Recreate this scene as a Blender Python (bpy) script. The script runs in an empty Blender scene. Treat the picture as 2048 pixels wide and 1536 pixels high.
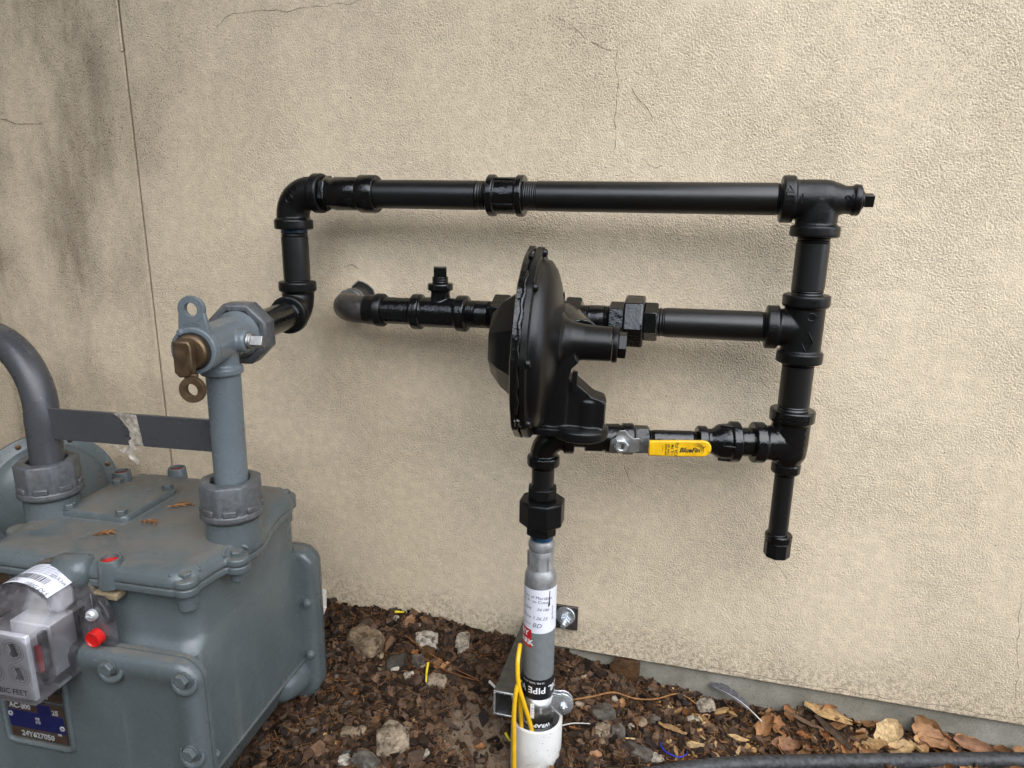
import bpy, bmesh, math, random
from math import sin, cos, pi, radians, sqrt, atan2, exp
from mathutils import Vector as V, Matrix as M, noise as NZ

random.seed(7)
scene = bpy.context.scene
col = scene.collection

# ------------------------------------------------------------------ camera
cam = bpy.data.cameras.new('camera')
cam.sensor_width = 36.0
cam.lens = 36.0 * 1377.0 / 2048.0
cam.clip_start = 0.02
cam.clip_end = 400.0
camo = bpy.data.objects.new('camera', cam)
col.objects.link(camo)
CR = ((0.96857508, 0.0769501, -0.23651851),
      (0.24822636, -0.23909818, 0.93873092),
      (0.0156843, -0.9679415, -0.25068558))        # columns: right, down, forward
camo.matrix_world = M(((CR[0][0], -CR[0][1], -CR[0][2], 0.0),
                       (CR[1][0], -CR[1][1], -CR[1][2], -1.25),
                       (CR[2][0], -CR[2][1], -CR[2][2], 0.96),
                       (0, 0, 0, 1)))
scene.camera = camo
scene.render.resolution_x = 1024
scene.render.resolution_y = 768
scene.cycles.transparent_max_bounces = 24

# ------------------------------------------------------------------ sky, sun, exposure
SUN_EL, SUN_AZ = radians(44), radians(34)           # azimuth: to the right of straight out from the wall
world = bpy.data.worlds.new('World')
scene.world = world
world.use_nodes = True
wn = world.node_tree
wn.nodes.clear()
w_out = wn.nodes.new('ShaderNodeOutputWorld')
w_bg = wn.nodes.new('ShaderNodeBackground')
w_sky = wn.nodes.new('ShaderNodeTexSky')
w_sky.sky_type = 'NISHITA'
w_sky.sun_disc = False
w_sky.sun_elevation = SUN_EL
w_sky.sun_rotation = pi - SUN_AZ
w_sky.air_density = 1.0
w_sky.dust_density = 1.0
w_sky.ozone_density = 1.0
w_hs = wn.nodes.new('ShaderNodeHueSaturation')      # thin high cloud: a paler sky
w_hs.inputs['Saturation'].default_value = 0.60
wn.links.new(w_sky.outputs[0], w_hs.inputs['Color'])
w_mix = wn.nodes.new('ShaderNodeMix')               # an even veil of cloud over the whole dome
w_mix.data_type = 'RGBA'
w_mix.inputs['Factor'].default_value = 0.75
w_mix.inputs[7].default_value = (3.9, 4.35, 5.0, 1.0)
wn.links.new(w_hs.outputs[0], w_mix.inputs[6])
wn.links.new(w_mix.outputs[2], w_bg.inputs[0])
w_bg.inputs[1].default_value = 0.15
wn.links.new(w_bg.outputs[0], w_out.inputs[0])

sun = bpy.data.lights.new('sun', 'SUN')
sun.energy = 0.5
sun.angle = radians(65)
sun.color = (1.0, 0.95, 0.88)
suno = bpy.data.objects.new('sun', sun)
col.objects.link(suno)
sd = V((sin(SUN_AZ) * cos(SUN_EL), -cos(SUN_AZ) * cos(SUN_EL), sin(SUN_EL)))
suno.rotation_euler = (-sd).to_track_quat('-Z', 'Y').to_euler()
suno.location = (1, -4, 5)

vs = scene.view_settings
vs.view_transform = 'Standard'
vs.look = 'None'
vs.exposure = 2.15
vs.gamma = 1.0
vs.use_curve_mapping = False

# ------------------------------------------------------------------ node material helpers
class NT:
    def __init__(s, name):
        s.m = bpy.data.materials.new(name)
        s.m.use_nodes = True
        s.t = s.m.node_tree
        s.t.nodes.clear()
        s.out = s.t.nodes.new('ShaderNodeOutputMaterial')
        s.coord = s.t.nodes.new('ShaderNodeTexCoord')
        s.geo = s.t.nodes.new('ShaderNodeNewGeometry')
    def n(s, kind, **kw):
        x = s.t.nodes.new(kind)
        for k, v in kw.items():
            setattr(x, k, v)
        return x
    def l(s, a, b):
        s.t.links.new(a, b)
    def put(s, sock, v):
        if isinstance(v, bpy.types.NodeSocket):
            s.l(v, sock)
        elif isinstance(v, (tuple, list)):
            sock.default_value = tuple(v) + ((1.0,) if len(v) == 3 and sock.type == 'RGBA' else ())
        else:
            sock.default_value = v
    def pos(s, scale=(1, 1, 1), src=None, rot=(0, 0, 0), loc=(0, 0, 0)):
        mp = s.n('ShaderNodeMapping')
        s.l(src or s.geo.outputs['Position'], mp.inputs[0])
        mp.inputs['Scale'].default_value = scale
        mp.inputs['Rotation'].default_value = rot
        mp.inputs['Location'].default_value = loc
        return mp.outputs[0]
    def noise(s, scale, detail=3, rough=0.55, vec=None, dist=0.0):
        x = s.n('ShaderNodeTexNoise')
        s.l(vec or s.geo.outputs['Position'], x.inputs['Vector'])
        x.inputs['Scale'].default_value = scale
        x.inputs['Detail'].default_value = detail
        x.inputs['Roughness'].default_value = rough
        x.inputs['Distortion'].default_value = dist
        return x.outputs['Fac']
    def voro(s, scale, vec=None, feature='F1'):
        x = s.n('ShaderNodeTexVoronoi', feature=feature)
        s.l(vec or s.geo.outputs['Position'], x.inputs['Vector'])
        x.inputs['Scale'].default_value = scale
        return x.outputs['Distance']
    def ramp(s, fac, a, b, lo=0.0, hi=1.0):
        x = s.n('ShaderNodeMapRange')
        x.interpolation_type = 'SMOOTHSTEP'
        s.put(x.inputs['Value'], fac)
        x.inputs['From Min'].default_value = a
        x.inputs['From Max'].default_value = b
        x.inputs['To Min'].default_value = lo
        x.inputs['To Max'].default_value = hi
        return x.outputs[0]
    def math(s, op, a, b=0.0):
        x = s.n('ShaderNodeMath', operation=op)
        s.put(x.inputs[0], a)
        s.put(x.inputs[1], b)
        return x.outputs[0]
    def mix(s, fac, a, b, mode='MIX'):
        x = s.n('ShaderNodeMix', data_type='RGBA', blend_type=mode)
        s.put(x.inputs['Factor'], fac)
        s.put(x.inputs[6], a)
        s.put(x.inputs[7], b)
        return x.outputs[2]
    def cramp(s, fac, stops):
        x = s.n('ShaderNodeValToRGB')
        s.put(x.inputs[0], fac)
        e = x.color_ramp.elements
        while len(e) < len(stops):
            e.new(0.5)
        for i, (p, c) in enumerate(stops):
            e[i].position = p
            e[i].color = tuple(c) + (1.0,)
        return x.outputs[0]
    def sep(s, vec=None):
        x = s.n('ShaderNodeSeparateXYZ')
        s.l(vec or s.geo.outputs['Position'], x.inputs[0])
        return x.outputs
    def bump(s, h, strength=0.5, dist=0.001, prev=None):
        x = s.n('ShaderNodeBump')
        s.put(x.inputs['Height'], h)
        x.inputs['Strength'].default_value = strength
        x.inputs['Distance'].default_value = dist
        if prev is not None:
            s.l(prev, x.inputs['Normal'])
        return x.outputs[0]
    def bsdf(s, color, rough=0.5, metal=0.0, normal=None, spec=0.5, coat=0.0, coat_rough=0.1):
        b = s.n('ShaderNodeBsdfPrincipled')
        s.put(b.inputs['Base Color'], color)
        s.put(b.inputs['Roughness'], rough)
        s.put(b.inputs['Metallic'], metal)
        b.inputs['Specular IOR Level'].default_value = spec
        b.inputs['Coat Weight'].default_value = coat
        b.inputs['Coat Roughness'].default_value = coat_rough
        if normal is not None:
            s.l(normal, b.inputs['Normal'])
        s.l(b.outputs[0], s.out.inputs[0])
        return s.m

def simple(name, c, rough=0.5, metal=0.0, nscale=120, var=0.15, bstr=0.15, bdist=0.0004, coat=0.0):
    t = NT(name)
    f = t.noise(nscale, 4)
    d = tuple(x * (1 - var) for x in c)
    e = tuple(min(1, x * (1 + var)) for x in c)
    cc = t.cramp(f, [(0.3, d), (0.7, e)])
    rr = t.ramp(t.noise(nscale * 0.35, 3), 0.3, 0.7, max(0.03, rough * 0.82), min(1, rough * 1.18))
    nb = t.bump(t.noise(nscale * 3, 3), bstr, bdist)
    return t.bsdf(cc, rr, metal, nb, coat=coat)

MAT = {}
def mat_stucco():
    t = NT('stucco')
    P = t.geo.outputs['Position']
    PR = t.pos((1, 1, 1), rot=(0.61, 0.47, 0.83), loc=(0.37, 0.21, 0.13))
    grain = t.noise(330, 2.5, 0.6, PR)
    grain2 = t.noise(520, 1, 0.5, PR)
    hump = t.noise(48, 2, 0.55, PR)
    amp = t.ramp(t.noise(6.0, 4, 0.65, t.pos((1, 1, 1), loc=(3, 0.4, 1))), 0.36, 0.66, 0.32, 0.95)
    lump = t.ramp(grain, 0.28, 0.70)
    h = t.math('MULTIPLY', lump, amp)
    h = t.math('ADD', h, t.math('MULTIPLY', grain2, 0.55))
    trowel = t.noise(16, 4, 0.6, t.pos((1.0, 1, 2.4), rot=(0.1, 0.5, 0.2), loc=(0.7, 0.2, 0.1)))
    h = t.math('ADD', h, t.math('MULTIPLY', hump, 0.45))
    h = t.math('ADD', h, t.math('MULTIPLY', trowel, 0.8))
    nrm = t.bump(h, 1.0, 0.0014)
    # paint
    tone = t.noise(2.3, 4, 0.6, t.pos((1, 1, 1), loc=(1.7, 0, 0.3)))
    paint = t.cramp(tone, [(0.3, (0.695, 0.572, 0.408)), (0.7, (0.738, 0.615, 0.452))])
    fine = t.ramp(t.noise(55, 3), 0.35, 0.7, 0.93, 1.05)
    paint = t.mix(1.0, paint, fine, 'MULTIPLY')
    # crevice shade and dirt painted into low spots of the texture, stronger where grimy
    sx, sy, sz = t.sep()
    leftw = t.ramp(sx, -0.70, -1.50)
    grime_n = t.noise(3.2, 4, 0.62, t.pos((1.0, 1, 0.55), loc=(0.4, 0, 2.1)))
    grime = t.ramp(grime_n, 0.42, 0.72)
    streak = t.ramp(t.noise(7.5, 4, 0.6, t.pos((1.0, 1, 0.18), loc=(5.1, 0, 0))), 0.48, 0.74)
    g_all = t.math('ADD', t.math('MULTIPLY', grime, 0.09), t.math('MULTIPLY', streak, 0.06))
    g_left = t.math('MULTIPLY', leftw, t.math('ADD', t.math('ADD', t.math('MULTIPLY', grime, 0.85), t.math('MULTIPLY', streak, 0.8)), 0.18))
    top_shade = t.math('MULTIPLY', t.ramp(sz, 0.85, 1.30), t.math('MULTIPLY', t.ramp(grime_n, 0.36, 0.64), 0.42))  # weaker light on the upper wall painted in, broken up by noise
    g_all = t.math('ADD', g_all, top_shade)
    gtot = t.math('MINIMUM', t.math('ADD', g_all, g_left), 1.0)
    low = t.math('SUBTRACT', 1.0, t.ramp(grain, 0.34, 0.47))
    cav_shade = t.math('MULTIPLY', low, t.math('ADD', t.math('MULTIPLY', gtot, 0.70), 0.15))
    c = t.mix(cav_shade, paint, (0.115, 0.085, 0.055))
    film_shade = t.math('ADD', t.math('MULTIPLY', g_left, 0.72), t.math('MULTIPLY', top_shade, 0.30))  # left stain film plus the painted dimming at the top
    c = t.mix(film_shade, c, (0.150, 0.118, 0.080))
    # pale green-grey damp tone low down on the right
    damp = t.math('MULTIPLY', t.ramp(sz, 0.34, 0.08), t.ramp(t.noise(4.2, 4, 0.6, t.pos(loc=(8, 0, 2))), 0.42, 0.7))
    c = t.mix(t.math('MULTIPLY', damp, 0.20), c, (0.33, 0.33, 0.27))
    # soil splashed up from the bed
    spl = t.math('MULTIPLY', t.ramp(t.math('ADD', sz, t.math('MULTIPLY', t.noise(9, 5, 0.7, PR), 0.16)), 0.27, 0.14), t.ramp(t.noise(120, 4, 0.7, PR), 0.42, 0.62))
    c = t.mix(t.math('MULTIPLY', spl, 0.55), c, (0.17, 0.125, 0.08))
    # scattered fly specks
    sp = t.voro(26, t.pos((1, 0.0, 1)))
    speck = t.math('MULTIPLY', t.ramp(sp, 0.045, 0.03), t.ramp(t.noise(9, 2), 0.50, 0.56))
    c = t.mix(t.math('MULTIPLY', speck, 0.8), c, (0.08, 0.06, 0.04))
    return t.bsdf(c, 0.88, 0, nrm, spec=0.25)
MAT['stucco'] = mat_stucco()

def mat_concrete():
    t = NT('concrete')
    a = t.noise(14, 5, 0.65)
    c = t.cramp(a, [(0.3, (0.19, 0.175, 0.138)), (0.55, (0.285, 0.265, 0.215)), (0.75, (0.37, 0.35, 0.30))])
    pit = t.ramp(t.noise(420, 2), 0.33, 0.42)
    c = t.mix(t.math('SUBTRACT', 1.0, pit), c, (0.10, 0.095, 0.08))
    return t.bsdf(c, 0.9, 0, t.bump(t.noise(160, 5), 0.5, 0.0015), spec=0.2)
MAT['concrete'] = mat_concrete()

def mat_black(name, rough, wet, scale=1.0, base=0.0042, spec=0.36):
    """black enamel: satin on the pipes, thick and wet-looking on the brushed fittings"""
    t = NT(name)
    big = t.noise(35 * scale, 3)
    c = t.cramp(t.noise(260, 4), [(0.3, (base * 0.75,) * 3), (0.75, (base * 1.5, base * 1.5, base * 1.62))])
    rr = t.ramp(big, 0.35, 0.68, rough * (0.94 - 0.28 * wet), rough * (1.06 + 0.24 * wet))
    n1 = t.bump(t.noise(110 * scale, 3, 0.6), 0.25 + wet * 0.5, 0.0006 + 0.0010 * wet)
    n2 = t.bump(t.noise(420, 2), 0.25, 0.0004, n1)
    scf = t.ramp(t.noise(160, 3, 0.7, t.pos((0.16, 1.4, 1.4), rot=(0.2, 0.1, 0.3))), 0.71, 0.74, 0.0, 0.35)
    c = t.mix(t.math('MULTIPLY', scf, t.ramp(t.noise(14, 2), 0.50, 0.60)), c, (0.085, 0.085, 0.088))
    dust = t.math('MULTIPLY', t.ramp(t.sep(t.geo.outputs['Normal'])[2], 0.4, 0.95), t.ramp(t.noise(60, 4), 0.45, 0.75))
    c = t.mix(t.math('MULTIPLY', dust, 0.05 - 0.04 * min(1.0, wet)), c, (0.10, 0.09, 0.075))
    return t.bsdf(c, rr, 0, n2, spec=spec)
MAT['pipe'] = mat_black('black_pipe_paint', 0.36, 0.04, spec=0.62)
MAT['cast'] = mat_black('black_cast_fitting', 0.36, 0.30)
MAT['wet'] = mat_black('black_wet_enamel', 0.15, 0.85, spec=0.5)
MAT['regulator'] = mat_black('regulator_black', 0.33, 0.04, base=0.0038)

def mat_meter(name, c0, rough=0.33, dustc=(0.145, 0.125, 0.10), dust_amt=0.85):
    t = NT(name)
    a = t.noise(9, 4, 0.6)
    c = t.cramp(a, [(0.3, tuple(x * 0.86 for x in c0)), (0.7, tuple(x * 1.12 for x in c0))])
    up = t.ramp(t.sep(t.geo.outputs['Normal'])[2], 0.80, 0.99)
    swirl = t.noise(11, 5, 0.65, t.pos((1, 1, 1), loc=(2, 1, 0)), dist=1.4)
    d = t.math('MULTIPLY', up, t.ramp(swirl, 0.36, 0.58, 0.10, 1.0))
    gritty = t.ramp(t.noise(500, 3), 0.3, 0.7, 0.55, 1.0)
    d = t.math('MULTIPLY', t.math('MULTIPLY', d, gritty), dust_amt)
    c = t.mix(d, c, dustc)
    run = t.math('MULTIPLY', t.ramp(t.noise(60, 3, 0.5, t.pos((1, 1, 0.05))), 0.60, 0.78), 0.16)
    c = t.mix(run, c, (0.25, 0.26, 0.25))
    chip = t.ramp(t.noise(140, 3, 0.7), 0.70, 0.73)
    c = t.mix(t.math('MULTIPLY', chip, 0.5), c, (0.33, 0.34, 0.33))
    rr = t.math('ADD', t.ramp(t.noise(25, 3), 0.3, 0.7, rough * 0.8, rough * 1.25), t.math('MULTIPLY', d, 0.5))
    n = t.bump(t.noise(260, 3, 0.6), 0.45, 0.0007)
    n = t.bump(t.noise(34, 2), 0.14, 0.002, n)
    return t.bsdf(c, rr, 0, n, spec=0.5)
MAT['meter'] = mat_meter('meter_grey_paint', (0.087, 0.104, 0.108), 0.27)
MAT['bargrey'] = mat_meter('bar_dark_grey_paint', (0.052, 0.054, 0.059), 0.30, dust_amt=0.4)
MAT['valvegrey'] = mat_meter('valve_blue_grey_paint', (0.124, 0.146, 0.160), 0.24, dust_amt=0.25)

def mat_metal(name, c, rough, bscale=90, dirt=0.3, metal=1.0):
    t = NT(name)
    sp = t.noise(bscale, 4, 0.6)
    cc = t.cramp(sp, [(0.3, tuple(x * 0.7 for x in c)), (0.7, tuple(min(1, x * 1.15) for x in c))])
    dm = t.math('MULTIPLY', t.ramp(t.noise(22, 4, 0.65), 0.48, 0.72), dirt)
    cc = t.mix(dm, cc, (0.07, 0.055, 0.04))
    rr = t.ramp(t.noise(bscale * 0.5, 3), 0.3, 0.7, rough * 0.75, rough * 1.3)
    return t.bsdf(cc, rr, metal, t.bump(t.noise(bscale * 4, 3), 0.2, 0.0005))
MAT['galv'] = mat_metal('galvanised_steel', (0.46, 0.46, 0.45), 0.42)
MAT['zinc'] = mat_metal('bright_zinc', (0.74, 0.77, 0.80), 0.22, dirt=0.12, metal=0.8)
MAT['strut'] = mat_metal('dull_strut_steel', (0.13, 0.128, 0.122), 0.45, 110, 0.45, metal=0.8)
MAT['bronze'] = mat_metal('weathered_bronze', (0.150, 0.100, 0.058), 0.48, dirt=0.5, metal=0.75)
MAT['nutgrey'] = mat_metal('worn_grey_nut', (0.098, 0.104, 0.110), 0.42, 140, 0.45, metal=0.15)
MAT['oldsteel'] = mat_metal('bare_dark_steel', (0.115, 0.105, 0.098), 0.40, 120, 0.35, metal=0.7)
MAT['riser'] = simple('grey_riser_coating', (0.185, 0.200, 0.205), 0.42, 0, 90, 0.10, 0.1)
MAT['crimp'] = mat_metal('silver_riser_head', (0.36, 0.36, 0.36), 0.38, 70, 0.35, metal=0.55)
def mat_pvc():
    t = NT('white_plastic_pipe')
    c = t.cramp(t.noise(14, 4), [(0.3, (0.60, 0.585, 0.55)), (0.7, (0.70, 0.69, 0.665))])
    sp = t.ramp(t.voro(150), 0.16, 0.10)
    c = t.mix(t.math('MULTIPLY', sp, t.ramp(t.noise(30, 2), 0.48, 0.56)), c, (0.07, 0.05, 0.035))
    dirt = t.math('MULTIPLY', t.ramp(t.math('ADD', t.sep()[2], t.math('MULTIPLY', t.noise(40, 4), 0.05)), 0.045, -0.03), t.ramp(t.noise(26, 4), 0.35, 0.65))
    c = t.mix(t.math('MULTIPLY', dirt, 0.6), c, (0.20, 0.145, 0.095))
    return t.bsdf(c, 0.42, 0, t.bump(t.noise(90, 3), 0.1, 0.0004))
MAT['pvc'] = mat_pvc()
MAT['yellow'] = simple('yellow_insulation', (0.72, 0.42, 0.010), 0.38, 0, 60, 0.12)
def mat_grip():
    t = NT('yellow_vinyl_grip')
    c = t.cramp(t.noise(45, 4, 0.6), [(0.28, (0.62, 0.33, 0.006)), (0.6, (0.80, 0.47, 0.008))])
    d = t.ramp(t.noise(60, 4, 0.65, t.pos(loc=(0.13, 0, 0.2))), 0.60, 0.72)
    c = t.mix(t.math('MULTIPLY', d, 0.75), c, (0.04, 0.03, 0.015))
    return t.bsdf(c, 0.38, 0, t.bump(t.noise(120, 2), 0.1, 0.0005))
MAT['grip'] = mat_grip()
MAT['ink'] = simple('black_ink', (0.015, 0.015, 0.018), 0.5, 0, 200, 0.1)
MAT['blueink'] = simple('blue_grey_ink', (0.12, 0.13, 0.19), 0.6, 0, 200, 0.1)
MAT['paper'] = simple('white_paper_label', (0.74, 0.74, 0.80), 0.45, 0, 40, 0.04, 0.1)
MAT['oldpaper'] = simple('torn_dirty_paper', (0.29, 0.255, 0.21), 0.85, 0, 130, 0.55, 0.6, 0.001)
MAT['red'] = simple('red_sticker', (0.55, 0.012, 0.022), 0.35, 0, 60, 0.1)
MAT['redplug'] = simple('red_plastic', (0.50, 0.010, 0.008), 0.32, 0, 60, 0.2)
MAT['shaded_red'] = simple('shaded_red_plastic', (0.16, 0.012, 0.012), 0.5, 0, 60, 0.3)  # darker copy of the red for rear plugs, recess shade put into colour
MAT['white'] = simple('white_print', (0.80, 0.80, 0.80), 0.5, 0, 60, 0.05)
MAT['tape'] = simple('black_printed_tape', (0.012, 0.012, 0.014), 0.32, 0, 60, 0.1)
MAT['bluetape'] = simple('blue_sealant', (0.012, 0.050, 0.105), 0.3, 0, 80, 0.6)
MAT['hose'] = simple('black_irrigation_hose', (0.028, 0.028, 0.030), 0.55, 0, 160, 0.85, 0.5)
MAT['plate_brown'] = simple('brown_name_plate', (0.060, 0.040, 0.028), 0.35, 0.2, 90, 0.2)
MAT['plate_blue'] = simple('dark_blue_name_plate', (0.010, 0.013, 0.075), 0.35, 0.1, 90, 0.15)
MAT['silver'] = mat_metal('silver_lettering', (0.72, 0.73, 0.74), 0.35, 120, 0.1, metal=0.6)
MAT['index_grey'] = simple('index_grey_plastic', (0.40, 0.385, 0.39), 0.45, 0, 60, 0.06)
MAT['index_white'] = simple('index_white_plastic', (0.66, 0.66, 0.68), 0.42, 0, 60, 0.04)
MAT['index_dark'] = simple('index_dark_block', (0.05, 0.045, 0.04), 0.5, 0, 60, 0.2)
MAT['dusty'] = simple('dusty_brown_metal', (0.085, 0.070, 0.052), 0.8, 0, 260, 0.45, 0.4)
MAT['dustylit'] = simple('gritty_ledge', (0.22, 0.17, 0.10), 0.9, 0, 420, 0.5, 0.6)
MAT['gasket'] = simple('dark_gap', (0.012, 0.011, 0.010), 0.8, 0, 60, 0.1)
MAT['crack'] = simple('crack_dirt', (0.20, 0.155, 0.105), 0.95, 0, 160, 0.4)
MAT['feather'] = simple('grey_feather', (0.085, 0.080, 0.085), 0.65, 0, 240, 0.5)
MAT['quill'] = simple('pale_quill', (0.55, 0.52, 0.47), 0.4, 0, 80, 0.1)
MAT['bluestring'] = simple('blue_plastic_strip', (0.012, 0.022, 0.32), 0.35, 0, 80, 0.2)
MAT['block'] = simple('white_painted_block', (0.62, 0.60, 0.54), 0.6, 0, 50, 0.18, 0.4)

def mat_clear():
    t = NT('clear_polycarbonate')
    tr = t.n('ShaderNodeBsdfTransparent')
    tr.inputs[0].default_value = (0.95, 0.94, 0.955, 1)
    gl = t.n('ShaderNodeBsdfGlossy')
    gl.inputs['Roughness'].default_value = 0.09
    df = t.n('ShaderNodeBsdfDiffuse')
    df.inputs[0].default_value = (0.55, 0.52, 0.56, 1)
    fr = t.n('ShaderNodeFresnel')
    fr.inputs['IOR'].default_value = 1.55
    m1 = t.n('ShaderNodeMixShader')
    haze = t.ramp(t.noise(55, 4), 0.35, 0.8, 0.05, 0.20)
    t.l(haze, m1.inputs[0])
    t.l(tr.outputs[0], m1.inputs[1])
    t.l(df.outputs[0], m1.inputs[2])
    m2 = t.n('ShaderNodeMixShader')
    t.l(fr.outputs[0], m2.inputs[0])
    t.l(m1.outputs[0], m2.inputs[1])
    t.l(gl.outputs[0], m2.inputs[2])
    t.l(m2.outputs[0], t.out.inputs[0])
    return t.m
MAT['clear'] = mat_clear()

def mat_soil():
    t = NT('soil')
    a = t.noise(26, 6, 0.7)
    c = t.cramp(a, [(0.30, (0.018, 0.012, 0.008)), (0.5, (0.045, 0.029, 0.018)), (0.68, (0.085, 0.056, 0.035)), (0.8, (0.15, 0.11, 0.075))])
    g = t.noise(330, 3, 0.7)
    c = t.mix(t.ramp(g, 0.55, 0.72), c, (0.115, 0.075, 0.045))
    c = t.mix(t.ramp(g, 0.44, 0.30), c, (0.010, 0.007, 0.005))
    # bare tan earth dug up round the plastic sleeve
    v = t.n('ShaderNodeVectorMath', operation='DISTANCE')
    t.l(t.geo.outputs['Position'], v.inputs[0])
    v.inputs[1].default_value = (-0.315, -0.205, -0.02)
    tan = t.ramp(t.math('ADD', v.outputs['Value'], t.math('MULTIPLY', t.noise(22, 4), 0.09)), 0.155, 0.10)
    c = t.mix(t.math('MULTIPLY', tan, 0.85), c, t.cramp(t.noise(70, 5, 0.7), [(0.3, (0.10, 0.070, 0.045)), (0.7, (0.235, 0.175, 0.125))]))
    rr = t.ramp(t.noise(40, 3), 0.35, 0.65, 0.55, 0.95)
    return t.bsdf(c, rr, 0, t.bump(t.noise(120, 5, 0.7), 0.9, 0.006), spec=0.12)
MAT['soil'] = mat_soil()

def mat_bits(name, stops, rough=0.75, nscale=90, bstr=0.5, stretch=None):
    """litter: every loose piece takes its own tone"""
    t = NT(name)
    isl = t.geo.outputs['Random Per Island']
    oi = t.n('ShaderNodeObjectInfo')
    r = t.math('FRACT', t.math('ADD', isl, oi.outputs['Random']))
    c = t.cramp(r, stops)
    f = t.ramp(t.noise(nscale, 4, 0.65), 0.3, 0.7, 0.60, 1.30)
    c = t.mix(1.0, c, f, 'MULTIPLY')
    return t.bsdf(c, rough, 0, t.bump(t.noise(nscale * 3, 3), bstr, 0.001), spec=0.15)
MAT['bark'] = mat_bits('bark_chip', [(0.0, (0.014, 0.009, 0.007)), (0.30, (0.034, 0.021, 0.014)), (0.60, (0.064, 0.036, 0.022)), (0.86, (0.130, 0.076, 0.044)), (1.0, (0.052, 0.037, 0.028))], 0.6)
MAT['leaf'] = mat_bits('dead_leaf', [(0.0, (0.16, 0.062, 0.022)), (0.4, (0.27, 0.125, 0.050)), (0.7, (0.34, 0.185, 0.085)), (1.0, (0.18, 0.085, 0.055))], 0.6, 60)
MAT['wood'] = mat_bits('split_wood', [(0.0, (0.20, 0.11, 0.045)), (0.5, (0.36, 0.22, 0.095)), (1.0, (0.46, 0.32, 0.165))], 0.7, 130)
MAT['needle'] = mat_bits('dry_needle', [(0.0, (0.14, 0.048, 0.016)), (0.5, (0.23, 0.095, 0.032)), (1.0, (0.30, 0.17, 0.075))], 0.6)
def mat_stone(name, stops, rough=0.85, nscale=45):
    t = NT(name)
    oi = t.n('ShaderNodeObjectInfo')
    r_ = t.math('FRACT', t.math('ADD', t.geo.outputs['Random Per Island'], oi.outputs['Random']))
    c = t.cramp(r_, stops)
    c = t.mix(1.0, c, t.ramp(t.noise(nscale, 5, 0.7), 0.28, 0.72, 0.45, 1.35), 'MULTIPLY')
    c = t.mix(t.ramp(t.noise(nscale * 1.3, 4, 0.65, t.pos(loc=(3, 1, 2))), 0.50, 0.66, 0.0, 0.85), c, (0.060, 0.038, 0.022))
    c = t.mix(t.ramp(t.noise(420, 2), 0.62, 0.70), c, (0.03, 0.022, 0.015))
    return t.bsdf(c, rough, 0, t.bump(t.noise(nscale * 4, 5, 0.7), 0.9, 0.004), spec=0.12)
MAT['stone_tan'] = mat_stone('tan_stone', [(0.0, (0.18, 0.125, 0.075)), (0.5, (0.29, 0.215, 0.145)), (1.0, (0.34, 0.27, 0.195))], 0.85, 45)
MAT['stone_grey'] = mat_stone('grey_stone', [(0.0, (0.052, 0.045, 0.038)), (0.5, (0.100, 0.088, 0.074)), (1.0, (0.160, 0.140, 0.116))], 0.7, 45)
MAT['stone_pale'] = mat_stone('pale_stone', [(0.0, (0.36, 0.30, 0.23)), (0.5, (0.45, 0.39, 0.31)), (1.0, (0.54, 0.48, 0.41))], 0.8, 60)
MAT['stone_brown'] = mat_stone('brown_stone', [(0.0, (0.080, 0.040, 0.018)), (1.0, (0.120, 0.062, 0.028))], 0.6, 30)
MAT['yellow_bit'] = simple('yellow_paint_flake', (0.65, 0.50, 0.01), 0.5, 0, 60, 0.2)

# ------------------------------------------------------------------ mesh builder
def frame(ax):
    ax = V(ax).normalized()
    ref = V((0, 0, 1)) if abs(ax.z) < 0.9 else V((1, 0, 0))
    u = ref.cross(ax).normalized()
    return u, ax.cross(u), ax

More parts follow.
